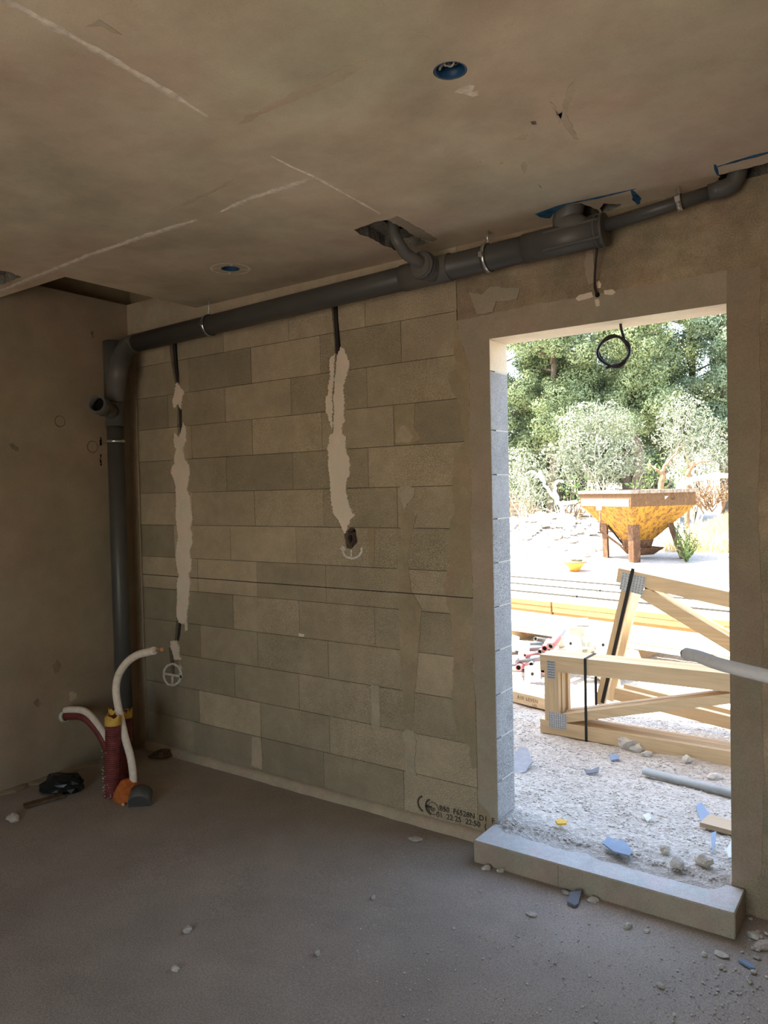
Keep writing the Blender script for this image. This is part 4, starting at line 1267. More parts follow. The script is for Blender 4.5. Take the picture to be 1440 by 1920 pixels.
def gq(u, v):
    """yard point seen in direction u, v with the real surface height"""
    q = at(u, v, 2, .122)
    if q.y < .22: return q
    q = ground(u, v)
    return Vector((q.x, q.y, gh(q.x, max(q.y, WT + .002))))
ST_ = [(1177, 1402, .062, .050, 'largest white stone in front of the strapped trusses'), (1193, 1408, .036, .028, 'white stone right of the largest one by the trusses'), (1213, 1417, .036, .022, 'low white stone in the gap under the front truss'), (1288, 1432, .034, .026, 'white stone under the front truss near the right jamb'),
       (1340, 1459, .040, .022, 'flat pale stone beyond the grey plastic tube'), (1270, 1622, .034, .020, 'dark crumbly stone on the gravel just outside the threshold'), (1318, 1618, .036, .024, 'tan stone right of the dark crumbly one'), (1247, 1595, .028, .018, 'tan pebble left of the dark crumbly stone'), (1215, 1538, .024, .014, 'white flake on the gravel in mid opening')]
for i, (u, v, r, h, lab) in enumerate(ST_):
    q = gq(u, v)
    tag(MB().stone(q + Vector((0, 0, h * .45)), r, r * .75, h, 60 + i, 2).build('stone', M['chip'] if 'dark' in lab or 'tan' in lab else M['stone']), lab, 'stone', 'larger stones on the gravel')
def yshard(P, th, mat, lab, cat='shard', name='tile_shard', lift=.010):
    pts = [gq(u, v) for u, v in P]
    zz = max(p.z for p in pts) + lift
    m = MB(); m.prism([(p.x, p.y, zz + (p.y - pts[0].y) * .12) for p in pts], (0, 0, th))
    return tag(fixnormals(m.build(name, mat)), lab, cat)
yshard([(1130, 1588), (1139, 1578), (1160, 1586), (1168, 1584), (1183, 1598), (1184, 1605), (1180, 1609), (1150, 1601)], .006, M['chip_blue'], 'large blue shard lying on the gravel outside the threshold')
yshard([(1304, 1523), (1315, 1520), (1332, 1534), (1331, 1540), (1314, 1538)], .006, M['chip_blue'], 'blue shard at the end of the weathered board')
yshard([(1333, 1580), (1343, 1578), (1342, 1590), (1336, 1600)], .005, M['chip_blue'], 'narrow blue shard below the weathered board')
yshard([(1142, 1421), (1162, 1423), (1160, 1429), (1146, 1430)], .008, M['chip_blue'], 'dark blue shard on the gravel below the strapped trusses')
yshard([(1095, 1450), (1108, 1452), (1124, 1450), (1122, 1456), (1100, 1456)], .006, M['chip_dark'], 'grey blue flake in the middle of the shaded gravel')
yshard([(1041, 1546), (1050, 1543), (1063, 1547), (1062, 1551), (1046, 1551)], .008, simple('yellow_scrap', (0.70, 0.42, 0.05), .6), 'yellow scrap on the gravel near the left jamb', 'scrap', 'scrap')
yshard([(1205, 1536), (1216, 1533), (1222, 1541), (1214, 1544)], .005, M['white_steel'], 'white flake left of the blue shard by the board')
yshard([(1362, 1600), (1371, 1598), (1371, 1612), (1366, 1612)], .005, M['white_steel'], 'white flake against the right jamb')
yshard([(963, 1432), (975, 1424), (990, 1427), (999, 1441), (985, 1450), (964, 1452)], .010, simple('grey_cloth', (0.30, 0.30, 0.31), .9, bump=.6), 'flat grey rag on the gravel beside the left jamb', 'rag', 'rag')
a, b = gq(1316, 1553), gq(1400, 1576)
tag(MB().bar(a + Vector((0, .05, .022)), b + Vector((0, .05, .022)), .11, .020).build('board_offcut', M['pallet']), 'weathered board offcut half hidden by the right jamb', 'board')
a, b = gq(1207, 1456) + Vector((0, 0, .028)), gq(1371, 1496) + Vector((0, 0, .028))
b = b + (b - a) * .8
root = tag(empty('plastic_tube', a), 'grey plastic tube lying on the gravel', 'tube')
MB()._pipe(a, b, .0215, .0185, 20).build('tube_wall', simple('weathered_pvc', (0.34, 0.36, 0.36), .5), root)
MB().tube([a.lerp(b, .02), a.lerp(b, .98)], .0184, 16).build('tube_inside', M['pvc_dark'], root)

# ------------------------------------------------------------------ roof trusses
def truss(y0, th, name_label, dx=0.0, ang=0.0, piv=(0, 0), shade=None, lying=True):
    """flat truss in an x-z plane, its face at y0; ang turns it in its plane about piv"""
    root = tag(empty('roof_truss', (piv[0], y0 + th / 2, piv[1])), name_label, 'roof truss', 'strapped roof trusses' if ang == 0 else 'leaning roof trusses')
    ca, sa = math.cos(ang), math.sin(ang)
    def w(x, z): return Vector((piv[0] + (x + dx) * ca - z * sa, y0 + th / 2, piv[1] + (x + dx) * sa + z * ca))
    def beam(nm, a, b, h, mat, cutn=None):
        A, B = w(*a), w(*b)
        d = (B - A).normalized(); u = Vector((-d.z, 0, d.x))
        m = MB(); m.obox((A + B) / 2, (B - A) / 2, Vector((0, th / 2 - .001, 0)), u * h / 2)
        return m.build(nm, mat, root)
    def plate(x0, x1, z0, z1):
        A = [w(x0, z0), w(x1, z0), w(x1, z1), w(x0, z1)]
        m = MB(); m.prism([p + Vector((0, -th / 2 - .0015, 0)) for p in A], (0, .003, 0))
        o = fixnormals(m.build('nail_plate', M['galv'], root))
        t = MB()
        n_ = 0
        for i in range(8):
            for j in range(7):
                q = w(x0 + (x1 - x0) * (i + .5) / 8, z0 + (z1 - z0) * (j + .5) / 7) + Vector((0, -th / 2 - .0016, 0))
                ux = (A[1] - A[0]).normalized() * .0028; uz = (A[3] - A[0]).normalized() * .0050
                t.add([q - ux - uz, q + ux - uz, q + ux + uz, q - ux + uz], [(0, 1, 2, 3)])
        t.build('plate_slots', M['plate_slot'], o)['kind'] = 'stuff'
    return root, beam, plate, w
LABT = ['front timber roof truss of the strapped bundle, nearest the opening', 'second timber truss from the front in the strapped bundle', 'third timber truss from the front in the strapped bundle', 'rearmost timber truss of the strapped bundle']
for k in range(4):
    dx = [0, .006, -.004, .010][k]
    root, beam, plate, w = truss(1.58 + .046 * k, .045, LABT[k], dx)
    beam('top_chord', (.480, .469), (3.4, .500), .104, M['pine'])
    beam('bottom_chord', (.474, .047), (3.4, .030), .088, M['pine'])
    beam('end_post', (.557, .0935), (.557, .4165), .097, M['pine_up'])
    a, b = Vector((.625, .1150)), Vector((1.66, .396))
    beam('web', a, b, .056, M['pine'])
    beam('web', (1.83, .410), (2.70, .100), .056, M['pine'])
    if k == 0:
        plate(.531, .582, .370, .487); plate(.536, .656, .046, .150); plate(1.66, 1.90, .36, .48)
# black strap round the bundle
m = MB()
x0, x1 = .780, .797
m.box((x0, 1.5765, -.004), (x1, 1.5785, .5245)).box((x0, 1.764, -.004), (x1, 1.766, .5275)).box((x0, 1.5765, .5255), (x1, 1.766, .5285)).box((x0, 1.5765, -.006), (x1, 1.766, -.003))
tag(m.build('packing_strap', M['rubber']), 'black packing strap round the strapped truss bundle', 'strap')
# leaning trusses behind
TA = math.radians(-10.5)
for k in range(2):
    root, beam, plate, w = truss([1.885, 2.12][k], .045, ['leaning timber truss behind the strapped bundle', 'second leaning truss, its edge lit by the sun'][k], 0, TA, [(1.0307, 1.0038), (1.0145, .9745)][k])
    beam('top_chord', (-.135, .005), (2.3, .030), .094, M['pine'])
    beam('end_post', (-.060, -.049), (-.105, -.885), .062, M['pine_up'])
    beam('web', (.045, -.068), (1.30, -.485), .080, M['pine'])
    beam('bottom_chord', (-.02, -.78 + .0), (2.3, -.62), .08, M['pine'])
    if k == 0:
        plate(-.105, .050, -.085, .035)
pa, pb = at(1187, 1066, 1, 1.8825), at(1129, 1318, 1, 1.8825)
tag(MB().bar(pa, pb, .022, .003, (0, 1, 0)).build('packing_strap', M['rubber']), 'black strap along the post of the leaning truss', 'strap')
# single timber lying behind
a, b = Vector((-2.2, 2.66, 0)), Vector((.44, 2.025, 0))
d = (b - a).normalized(); nrm = Vector((-d.y, d.x, 0))
root = tag(empty('timber_beam', a), 'squared timber with faint marking lying on the gravel by the left jamb', 'timber')
ca_ = (a + b) / 2 + nrm * .055 + Vector((0, 0, .046))
MB().obox(ca_, (b - a) / 2, nrm * .055, Vector((0, 0, .040))).build('beam_body', M['pine'], root)
t0 = a.lerp(b, .845) + Vector((0, 0, .046)) - nrm * .0012
text_mesh('A10  LEVEN', .038, a.lerp(b, .853) + Vector((0, 0, .040)) - nrm * .0012, d, (0, 0, 1), 'beam_marking', M['print_faint'], root)
text_mesh('L201', .024, a.lerp(b, .905) + Vector((0, 0, .012)) - nrm * .0012, d, (0, 0, 1), 'beam_marking', M['print_faint'], root)
text_mesh('B14', .028, a.lerp(b, .966) + Vector((0, 0, .014)) - nrm * .0012, d, (0, 0, 1), 'beam_marking', M['print_faint'], root)

# ------------------------------------------------------------------ stacked boards
SKEW = -0.19
M['board_gap_shade'] = wood('gap_shade_edge', (0.10, 0.095, 0.085), 0)  # shade of the gaps between rows put into the rear edges' colour
def plank(nm, c, L, W, H, ang, mat, lab, cat, grp, cleats=0):
    d = Vector((math.cos(ang), math.sin(ang), 0)); n_ = Vector((-d.y, d.x, 0))
    o = tag(MB().obox(c, d * L / 2, n_ * W / 2, Vector((0, 0, H / 2))).build(nm, mat), lab, cat, grp)
    if mat in (M['board'], M['board_gap_shade']):                                            # sunlight put into the paler faces; front edges orange
        o.data.materials.append(M['board_sunlit'])
        for p_ in o.data.polygons:
            if abs(p_.normal.z) > .9: p_.material_index = 1
    return o
d = Vector((math.cos(SKEW), math.sin(SKEW), 0)); nn = Vector((-d.y, d.x, 0))
O = Vector((-1.46, 5.19, 0))
LY = ['bottom', 'middle', 'top']; RW = ['first', 'second', 'third', 'fourth']
for r_ in range(4):
    for l_ in range(3):
        for s_ in range(2):
            x0, x1 = (-3.4, .52) if s_ == 0 else (.545, 4.3)
            x0 += rnd.uniform(-.04, .04) if s_ == 0 else 0
            c = O + d * ((x0 + x1) / 2) + nn * (.25 + .535 * r_ + rnd.uniform(-.006, .006) + (.012 * (2 - l_) if r_ == 0 else 0))
            c.z = .155 + .0605 * l_ + .012 * r_
            plank('formwork_panel', c, x1 - x0, .47, .056, SKEW, M['board'] if r_ == 0 else M['board_gap_shade'], '%s yellow formwork panel, %s row counted from the building, %s end of the long stack' % (LY[l_], RW[r_], ['left', 'right'][s_]), 'panel', 'long stack of formwork panels')
for i, t_ in enumerate((-2.6, -.6, 1.4, 3.4)):
    c = O + d * t_ + nn * 1.05
    plank('bearer', Vector((c.x, c.y, .105)), 2.1, .09, .07, SKEW + PI / 2, M['pallet'], ['bearer under the far left of the long panel stack', 'bearer under the left half of the long panel stack', 'bearer under the right half of the long panel stack', 'bearer under the far right of the long panel stack'][i], 'timber', 'bearers under the panels')
O2 = Vector((.31, 3.90, 0))
for i, (n0, zz, x0, x1, W, lab) in enumerate([(-.15, .268, -1.9, 2.6, .30, 'pale upper panel nearest the opening, raised on short bearers'), (-.14, .214, -2.1, 2.4, .29, 'pale lower panel nearest the opening, raised on short bearers'), (.20, .246, -2.0, 2.5, .32, 'pale panel just behind the ones on short bearers')]):
    c = O2 + d * ((x0 + x1) / 2) + nn * n0
    plank('site_board', Vector((c.x, c.y, zz)), x1 - x0, W, .046, SKEW - .02, M['board_white'], lab, 'board', 'pale panels near the opening')
for i, t_ in enumerate((-1.15, -.02, .16, 1.5)):
    c = O2 + d * t_ + nn * .03
    plank('bearer', Vector((c.x, c.y, .122)), .62, .07, .130, SKEW + PI / 2, M['pallet'], ['short bearer behind the heap of steel tubes', 'short bearer left of the dark gap under the pale panels', 'second short bearer under the pale panels', 'short bearer at the right of the pale panels'][i], 'timber', 'bearers under the panels')
for i, (c, L, ang, W, zz, lab) in enumerate([((-1.75, 4.72), 2.0, -.40, .26, .215, 'loose plank askew in front of the long panel stack'), ((-1.7, 4.42), 2.1, -.28, .24, .150, 'lower loose plank in front of the long panel stack'), ((-1.2, 4.20), 1.7, -.21, .20, .225, 'white plank lying left of the heap of steel tubes')]):
    plank('loose_plank', Vector((c[0], c[1], zz)), L, W, .050, ang, M['board'] if i < 2 else M['board_white'], lab, 'plank', 'loose planks')
for i, (x, y, z) in enumerate([(-2.3, 4.86, .145), (-1.3, 4.50, .145), (-1.9, 4.42, .09), (-1.0, 4.2, .09), (-1.5, 4.24, .155), (-.95, 4.16, .155)]):
    plank('spacer_block', Vector((x, y, z)), .16, .14, .075 if z < .1 else .09, .3, M['pallet'], ['spacer block under the far end of the askew plank', 'spacer block under the near end of the askew plank', 'spacer block under the lower loose plank', 'spacer block at the near end of the lower loose plank', 'spacer block under the white plank', 'spacer block at the near end of the white plank'][i], 'timber', 'spacer blocks')

# ------------------------------------------------------------------ heap of steel props
def prop(u0, v0, y0, u1, v1, y1, r, mats, lab, plate=False, sleeve=0.0):
    r *= 1.3
    a, b = at(u0, v0, 1, y0), at(u1, v1, 1, y1)
    root = tag(empty('steel_prop', a), lab, 'prop', 'heap of steel props')
    MB()._pipe(a, b, r, r * .72, 18).build('tube', M[mats[0]], root)
    MB().tube([a.lerp(b, .03), a.lerp(b, .97)], r * .71, 12).build('tube_bore', M['void'], root)
    if sleeve: MB()._pipe(a - (b - a) * .002, a.lerp(b, sleeve), r * 1.22, r * .9, 18).build('sleeve', M[mats[1]], root)
    if plate:
        dd = (b - a).normalized(); ref = Vector((0, 0, 1)); x = dd.cross(ref).normalized(); y = x.cross(dd)
        MB().obox(a, x * .06, y * .06, dd * .003).build('end_plate', M['white_steel'], root)
    return root
PS = [(966, 1205, 3.0, 1022, 1209, 3.25, .018, ('steel_paint', 'pink_paint'), 'blue grey prop at the top left of the heap', True, 0), (983, 1216, 2.92, 1026, 1216, 3.2, .020, ('steel_paint', 'pink_paint'), 'grey prop under the topmost one with a pink joint', True, 0),
      (984, 1229, 2.82, 1030, 1221, 3.1, .014, ('pink_paint', 'pink_paint'), 'thin pink prop across the heap', False, 0), (964, 1238, 2.78, 1024, 1233, 2.95, .021, ('steel_paint', 'steel_paint'), 'thick blue grey prop low in the heap', False, .12),
      (1032, 1212, 2.75, 1056, 1181, 3.02, .020, ('steel_paint', 'pink_paint'), 'grey prop rising over the heap with an open pink sleeve', False, .55), (1021, 1216, 2.88, 1029, 1202, 3.1, .020, ('pink_paint', 'pink_paint'), 'short mauve prop beside the open pink sleeve', False, 0),
      (972, 1252, 2.70, 986, 1244, 3.05, .021, ('pink_paint', 'pink_paint'), 'pink prop seen end on at the left of the heap', False, 0), (1018, 1257, 2.72, 1030, 1248, 3.05, .021, ('pink_paint', 'pink_paint'), 'pink prop end half hidden by the truss post', False, 0),
      (1004, 1198, 3.1, 1030, 1202, 3.3, .016, ('pvc_fit', 'pvc_fit'), 'dark grey bar on top of the heap', False, 0), (960, 1258, 2.85, 1010, 1260, 3.0, .018, ('pvc_fit', 'pvc_fit'), 'grey bar in the shade under the heap', False, 0), (960, 1266, 2.80, 1012, 1268, 2.92, .020, ('white_steel', 'pvc_fit'), 'pale bar lowest in the heap', False, 0), (996, 1246, 2.80, 999, 1237, 3.0, .016, ('steel_paint', 'steel_paint'), 'grey stub above the square base plate', False, 0)]
PS += [(956, 1224, 2.95, 984, 1224, 3.1, .015, ('pvc_fit', 'pvc_fit'), 'short grey bar at the far left of the heap, above the thick blue grey prop', False, 0), (957, 1246, 2.9, 976, 1245, 3.0, .014, ('steel_paint', 'pvc_fit'), 'short grey bar at the far left of the heap, below the thick blue grey prop', False, 0),
       (1012, 1222, 2.9, 1040, 1206, 3.2, .016, ('pvc_fit', 'pvc_fit'), 'dark bar crossing under the open pink sleeve', False, 0), (1060, 1190, 3.1, 1044, 1168, 3.3, .018, ('steel_paint', 'steel_paint'), 'grey bar behind the open pink sleeve', False, 0)]
for a in PS: prop(*a)
def base_plate(P, y, lab, hole=True, tilt=0.03):
    pts = [at(u, v, 1, y) for u, v in P]
    c = sum(pts, Vector()) / 4
    for k, p in enumerate(pts): p.y += tilt if k < 2 else -tilt
    root = tag(empty('base_plate', c), lab, 'plate', 'square base plates')
    m = MB(); m.prism(pts, (0, .008, 0)); fixnormals(m.build('plate', M['white_steel'], root))
    n_ = (pts[1] - pts[0]).cross(pts[2] - pts[1]).normalized()
    if n_.y > 0: n_ = -n_
    s = (pts[1] - pts[0]).length
    MB().tube([c + n_ * .001, c + n_ * .003], s * .10, 18).build('bolt_hole', M['void'], root)
    for i in range(4):
        q = c.lerp(pts[i], .72)
        MB().tube([q + n_ * .001, q + n_ * .0025], s * .025, 8).build('nail_hole', M['void'], root)
base_plate([(981, 1251), (1010, 1247), (1016, 1276), (986, 1280)], 2.70, 'square base plate standing at the foot of the heap')
base_plate([(1052, 1201), (1076, 1189), (1086, 1214), (1066, 1222)], 2.86, 'tilted base plate right of the open pink sleeve')
base_plate([(1114, 1196), (1142, 1190), (1148, 1222), (1120, 1228)], 2.92, 'bright base plate beside the leaning truss post')
for i in range(14):
    x, y = rnd.uniform(-.12, .55), rnd.uniform(2.98, 3.45)
    z = gh(x, y) + rnd.uniform(.06, .40) * (1 - abs(x - .15) * .9)
    root = tag(empty('prop_head', (x, y, z)), 'white sunlit steel prop head in the heap behind the truss posts', 'prop head', 'sunlit prop heads')
    R_ = (Matrix.Rotation(rnd.uniform(0, 6.28), 3, 'Z') @ Matrix.Rotation(rnd.uniform(-.9, .9), 3, 'X') @ Matrix.Rotation(rnd.uniform(-.6, .6), 3, 'Y'))
    ax, ay, az = R_.col[0], R_.col[1], R_.col[2]
    c = Vector((x, y, z))
    m = MB().obox(c, ax * .075, ay * .06, az * .004).obox(c + ax * .071 + az * .04, ax * .004, ay * .06, az * .04).obox(c - ax * .071 + az * .04, ax * .004, ay * .06, az * .04)
    m.build('fork', M['white_steel'], root)
    MB()._pipe(c - az * .002, c - az * .16, .020, .015, 14).build('stem', M['white_steel'], root)

# ------------------------------------------------------------------ concrete hopper
F = Vector((-1.31, 9.29, 0)); eR = Vector((.730, 1.124, 0)); eL = Vector((-1.124, .730, 0))
cx = F + (eR + eL) / 2
def sq(k, z, c=cx):
    """square ring, k = share of the full size; order front, right, back, left"""
    return [Vector((c.x, c.y, z)) + (v_ - Vector((c.x, c.y, 0))) * k for v_ in (F, F + eR, F + eR + eL, F + eL)]
root = tag(empty('hopper', (cx.x, cx.y, gh(cx.x, cx.y))), 'rusty yellow concrete hopper on four legs in the sunlit yard', 'hopper')
gz_h = gh(cx.x, cx.y)
def skin(rings, mat, nm, th=.012, smooth=False):
    m = MB()
    for inner in (0, 1):
        pass
    vs_ = []
    for R_ in rings: vs_ += R_
    fs_ = []
    for j in range(len(rings) - 1):
        for k in range(4):
            k2 = (k + 1) % 4
            fs_.append((4 * j + k, 4 * j + k2, 4 * (j + 1) + k2, 4 * (j + 1) + k))
    m.add(vs_, fs_)
    o = m.build(nm, mat, root)
    s_ = o.modifiers.new('thickness', 'SOLIDIFY'); s_.thickness = th; s_.offset = 0
    return o
skin([sq(1.0, 1.50), sq(1.0, 1.27)], M['hopper_dark'], 'upper_band')
eLn = eL.normalized(); nL = Vector((eL.y, -eL.x, 0)).normalized() * -1
nL = nL if nL.dot(FWD) < 0 else -nL
for a_, b_, mm in ((.03, .26, 'hopper_band'), (.27, .97, 'hopper_band')):
    MB().obox(F + eL * ((a_ + b_) / 2) + nL * .010 + Vector((0, 0, 1.335)), eL * ((b_ - a_) / 2), nL * .004, Vector((0, 0, .062))).build('pale_plate', M[mm], root)
skin([sq(.999, 1.272), sq(.30, .70), sq(.27, .66)], M['hopper_yellow'], 'cone')
M['hopper_rim'] = rusty('rim_steel', (0.34, 0.28, 0.22), (0.20, 0.15, 0.11), 0.5)
rim_o = [sq(1.05, 1.485), sq(1.05, 1.54), sq(.97, 1.54), sq(.97, 1.485), sq(1.05, 1.485)]
skin(rim_o, M['hopper_rim'], 'rim', .004)
skin([sq(.29, .68), sq(.25, .56)], M['hopper_rust'], 'outlet')
for k in range(4):
    top = sq(.62, .98)[k]; foot = sq(.60 if k != 1 else .84, gz_h + .0)[k]
    foot.z = gh(foot.x, foot.y) - .01
    ax = (sq(1, 0)[k] - Vector((cx.x, cx.y, 0))).normalized(); ay = Vector((-ax.y, ax.x, 0))
    m = MB()
    for s in (-1, 1):
        e_ = (ax * -.75 + ay * s * .75).normalized()
        m.obox((top + foot) / 2 + e_ * .065, (top - foot) / 2, e_ * .065, ax.cross(e_).normalized().cross(Vector((0, 0, 1))) * .004 if False else (ay * .75 + ax * s * .75).normalized() * .006)
    m.build('leg', M['hopper_rust'], root)
tray = [Vector((cx.x, cx.y, 0)) + RIGHT * a + Vector((FWD.x, FWD.y, 0)) * b for a, b in ((-.05, -.35), (.42, -.15), (.30, .25), (-.25, .1))]
m = MB(); zt = gz_h
m.add([Vector((p.x, p.y, zt + .20)) for p in tray] + [Vector((cx.x + (p.x - cx.x) * .6, cx.y + (p.y - cx.y) * .6, zt + .08)) for p in tray], [(0, 1, 5, 4), (1, 2, 6, 5), (2, 3, 7, 6), (3, 0, 4, 7), (4, 5, 6, 7)])
o = m.build('drip_tray', M['hopper_rust'], root); s_ = o.modifiers.new('t', 'SOLIDIFY'); s_.thickness = .01
for s in (-1, 1):
    p = Vector((cx.x, cx.y, 0)) + RIGHT * .16 * s
    MB().bar(p + Vector((0, 0, .66)), p + RIGHT * .08 * s + Vector((0, 0, zt + .16)), .05, .03, (0, 1, 0)).build('gate_arm', M['hopper_rust'], root)
la, lb, lc = dist(1125, 960, 12.45), dist(1126, 995, 12.3), dist(1166, 1025, 12.2)
MB().tube([la, lb], .018, 8).build('lever', M['hopper_rust'], root)
MB().bar(lb, lc, .10, .03).build('lever', M['hopper_rust'], root)
MB().bar(dist(1140, 985, 12.2), dist(1166, 1018, 12.2), .05, .02).build('lever', M['void'], root)
p = dist(1123, 951, 12.35); MB().obox(p, RIGHT * .035, FWD * .03, Vector((0, 0, .05))).build('bracket', M['white_steel'], root)
p = dist(1242, 930, 12.55); MB().prism([p, p + RIGHT * .10, p + Vector((0, 0, -.10))], FWD * .02).build('bracket', M['white_steel'], root)
pts = [dist(1262 + 4 * math.cos(a), 930 + 7 * math.sin(a), 12.6) for a in [k * PI / 8 for k in range(17)]]
MB().tube(pts, .007, 8).build('lifting_ring', M['hopper_rust'], root)
q = gq(1078, 1071)
root = tag(empty('tub', q), 'small orange tub standing alone in the sunlit yard', 'tub')
m = MB()
for z_, r_ in ((0, .07), (.05, .10), (.11, .16), (.13, .19)):
    pass
m.tube([q, q + Vector((0, 0, .05)), q + Vector((.0, 0, .11)), q + Vector((0, 0, .14))], [.07, .10, .15, .19], 16)
m.build('body', simple('orange_plastic', (0.75, 0.34, 0.06), .5), root)
MB().tube([q + Vector((0, 0, .14)), q + Vector((0, 0, .16))], .19, 16).build('rim', M['bark_tan'], root)
MB().stone(q + Vector((.03, 0, .19)), .09, .08, .05, 3, 2).build('contents', M['olive'], root)

# ------------------------------------------------------------------ pallets
def pallet(c, ang, lab, grp, w=1.1, dpt=.9):
    d_ = Vector((math.cos(ang), math.sin(ang), 0)); n_ = Vector((-d_.y, d_.x, 0))
    root = tag(empty('pallet', c), lab, 'pallet', grp)
    for k in range(5):
        MB().obox(c + n_ * (dpt * (k / 4 - .5)) + Vector((0, 0, .125)), d_ * w / 2, n_ * .055, Vector((0, 0, .011))).build('slat', M['pallet'], root)
    for k in range(3):
        MB().obox(c + d_ * (w * .46 * (k - 1)) + Vector((0, 0, .062)), d_ * .045, n_ * dpt / 2, Vector((0, 0, .052))).build('stringer', M['pallet'], root)
    return root
q = gq(966, 981); 
for k in range(8):
    pallet(Vector((q.x - .35, q.y + .4, q.z + .14 * k)), -.5 + rnd.uniform(-.1, .1), 'brown pallet number %s from the ground in the far left stack' % ['one', 'two', 'three', 'four', 'five', 'six', 'seven', 'eight'][k], 'far left stack of pallets', 1.3)
q = dist(1087, 980, 22.5); q.z = gh(q.x, q.y)
for k in range(4):
    pallet(Vector((q.x, q.y, q.z + .14 * k)), .3 + rnd.uniform(-.1, .1), ['lowest bleached pallet in the low stack left of the hopper', 'second bleached pallet up in the low stack left of the hopper', 'third bleached pallet up in the low stack left of the hopper', 'topmost bleached pallet in the low stack left of the hopper'][k], 'low stack of pallets', 1.0, .8)

# ------------------------------------------------------------------ trees and shrubs
def foliage(clumps, per, leaf, seed, mat, name, parent, flat=0.0):
    """many small leaf sprays, grouped in puffs (centre, radius)"""
    r_ = random.Random(seed)
    V_, F_ = [], []
    for (c, R_) in clumps:
        n_ = int(per * (R_ / .6) ** 2)
        for _ in range(n_):
            while True:
                p = Vector((r_.uniform(-1, 1), r_.uniform(-1, 1), r_.uniform(-1, 1)))
                if .05 < p.length <= 1: break
            dn = p.normalized()
            p = dn * (p.length ** .30) * (1 + .55 * noise.noise(dn * 2.6 + Vector(c) * 3.1) + .30 * noise.noise(dn * 6 + Vector(c) * 5))
            q = Vector(c) + Vector((p.x, p.y, p.z * .8)) * R_
            nrm = (p.normalized() + Vector((r_.gauss(0, .42), r_.gauss(0, .42), r_.gauss(0, .42)))).normalized()
            t = nrm.cross(Vector((r_.uniform(-1, 1), r_.uniform(-1, 1), r_.uniform(-1, 1)))).normalized()
            b = nrm.cross(t)
            L_ = leaf * r_.uniform(.6, 1.3); W_ = L_ * r_.uniform(.4, .62)
            k = len(V_)
            V_ += [tuple(q - t * L_), tuple(q + b * W_), tuple(q + t * L_ + nrm * L_ * .25), tuple(q - b * W_)]
            F_.append((k, k + 1, k + 2, k + 3))
    me = bpy.data.meshes.new(name)
    me.from_pydata(V_, [], F_)
    me.materials.append(mat)
    return link(name, me, parent)
def limb(m, a, b, r0, r1, seed, n=7, wob=.12):
    r_ = random.Random(seed)
    a, b = Vector(a), Vector(b); L_ = (b - a).length
    P = [a.lerp(b, k / n) + (Vector((r_.uniform(-1, 1), r_.uniform(-1, 1), r_.uniform(-.5, .5))) * wob * L_ * .35 if 0 < k < n else Vector()) for k in range(n + 1)]
    P = smooth_path(P, 3)
    m.tube(P, [r0 + (r1 - r0) * k / (len(P) - 1) for k in range(len(P))], 8)
    return P
def tree(x, y, H, W, seed, mat, lab, clear=1.2, per=2000, leaf=.036, n=42, lean=(0, 0)):
    r_ = random.Random(seed)
    z0 = gh(x, y)
    root = tag(empty('conifer_tree', (x, y, z0)), lab, 'tree', 'trees behind the yard')
    m = MB()
    limb(m, (x, y, z0 - .1), (x + lean[0], y + lean[1], z0 + H * .9), .19, .04, seed, 8, .05)
    m.build('trunk', M['bark'], root)
    m = MB(); cl = []
    n = int(n * 2.3)
    for k in range(n):
        t = (k + r_.random()) / n
        z = clear + (H - clear) * t
        w_ = W * (math.sin(PI * min(1, .22 + .78 * t)) ** .7) * (1.05 - .35 * t)
        a = r_.uniform(0, 2 * PI); rr = w_ * math.sqrt(r_.random())
        c = Vector((x + lean[0] * t + rr * math.cos(a), y + lean[1] * t + rr * math.sin(a), z0 + z))
        R_ = r_.uniform(.26, .56) * (1.1 - .25 * t)
        cl.append((c, R_))
        if k % 3 == 0:
            limb(m, (x + lean[0] * t, y + lean[1] * t, z0 + z - .35), c, .045, .012, seed * 31 + k, 3, .15)
    m.build('branches', M['bark'], root)
    foliage(cl, per, leaf, seed, mat, 'foliage', root)
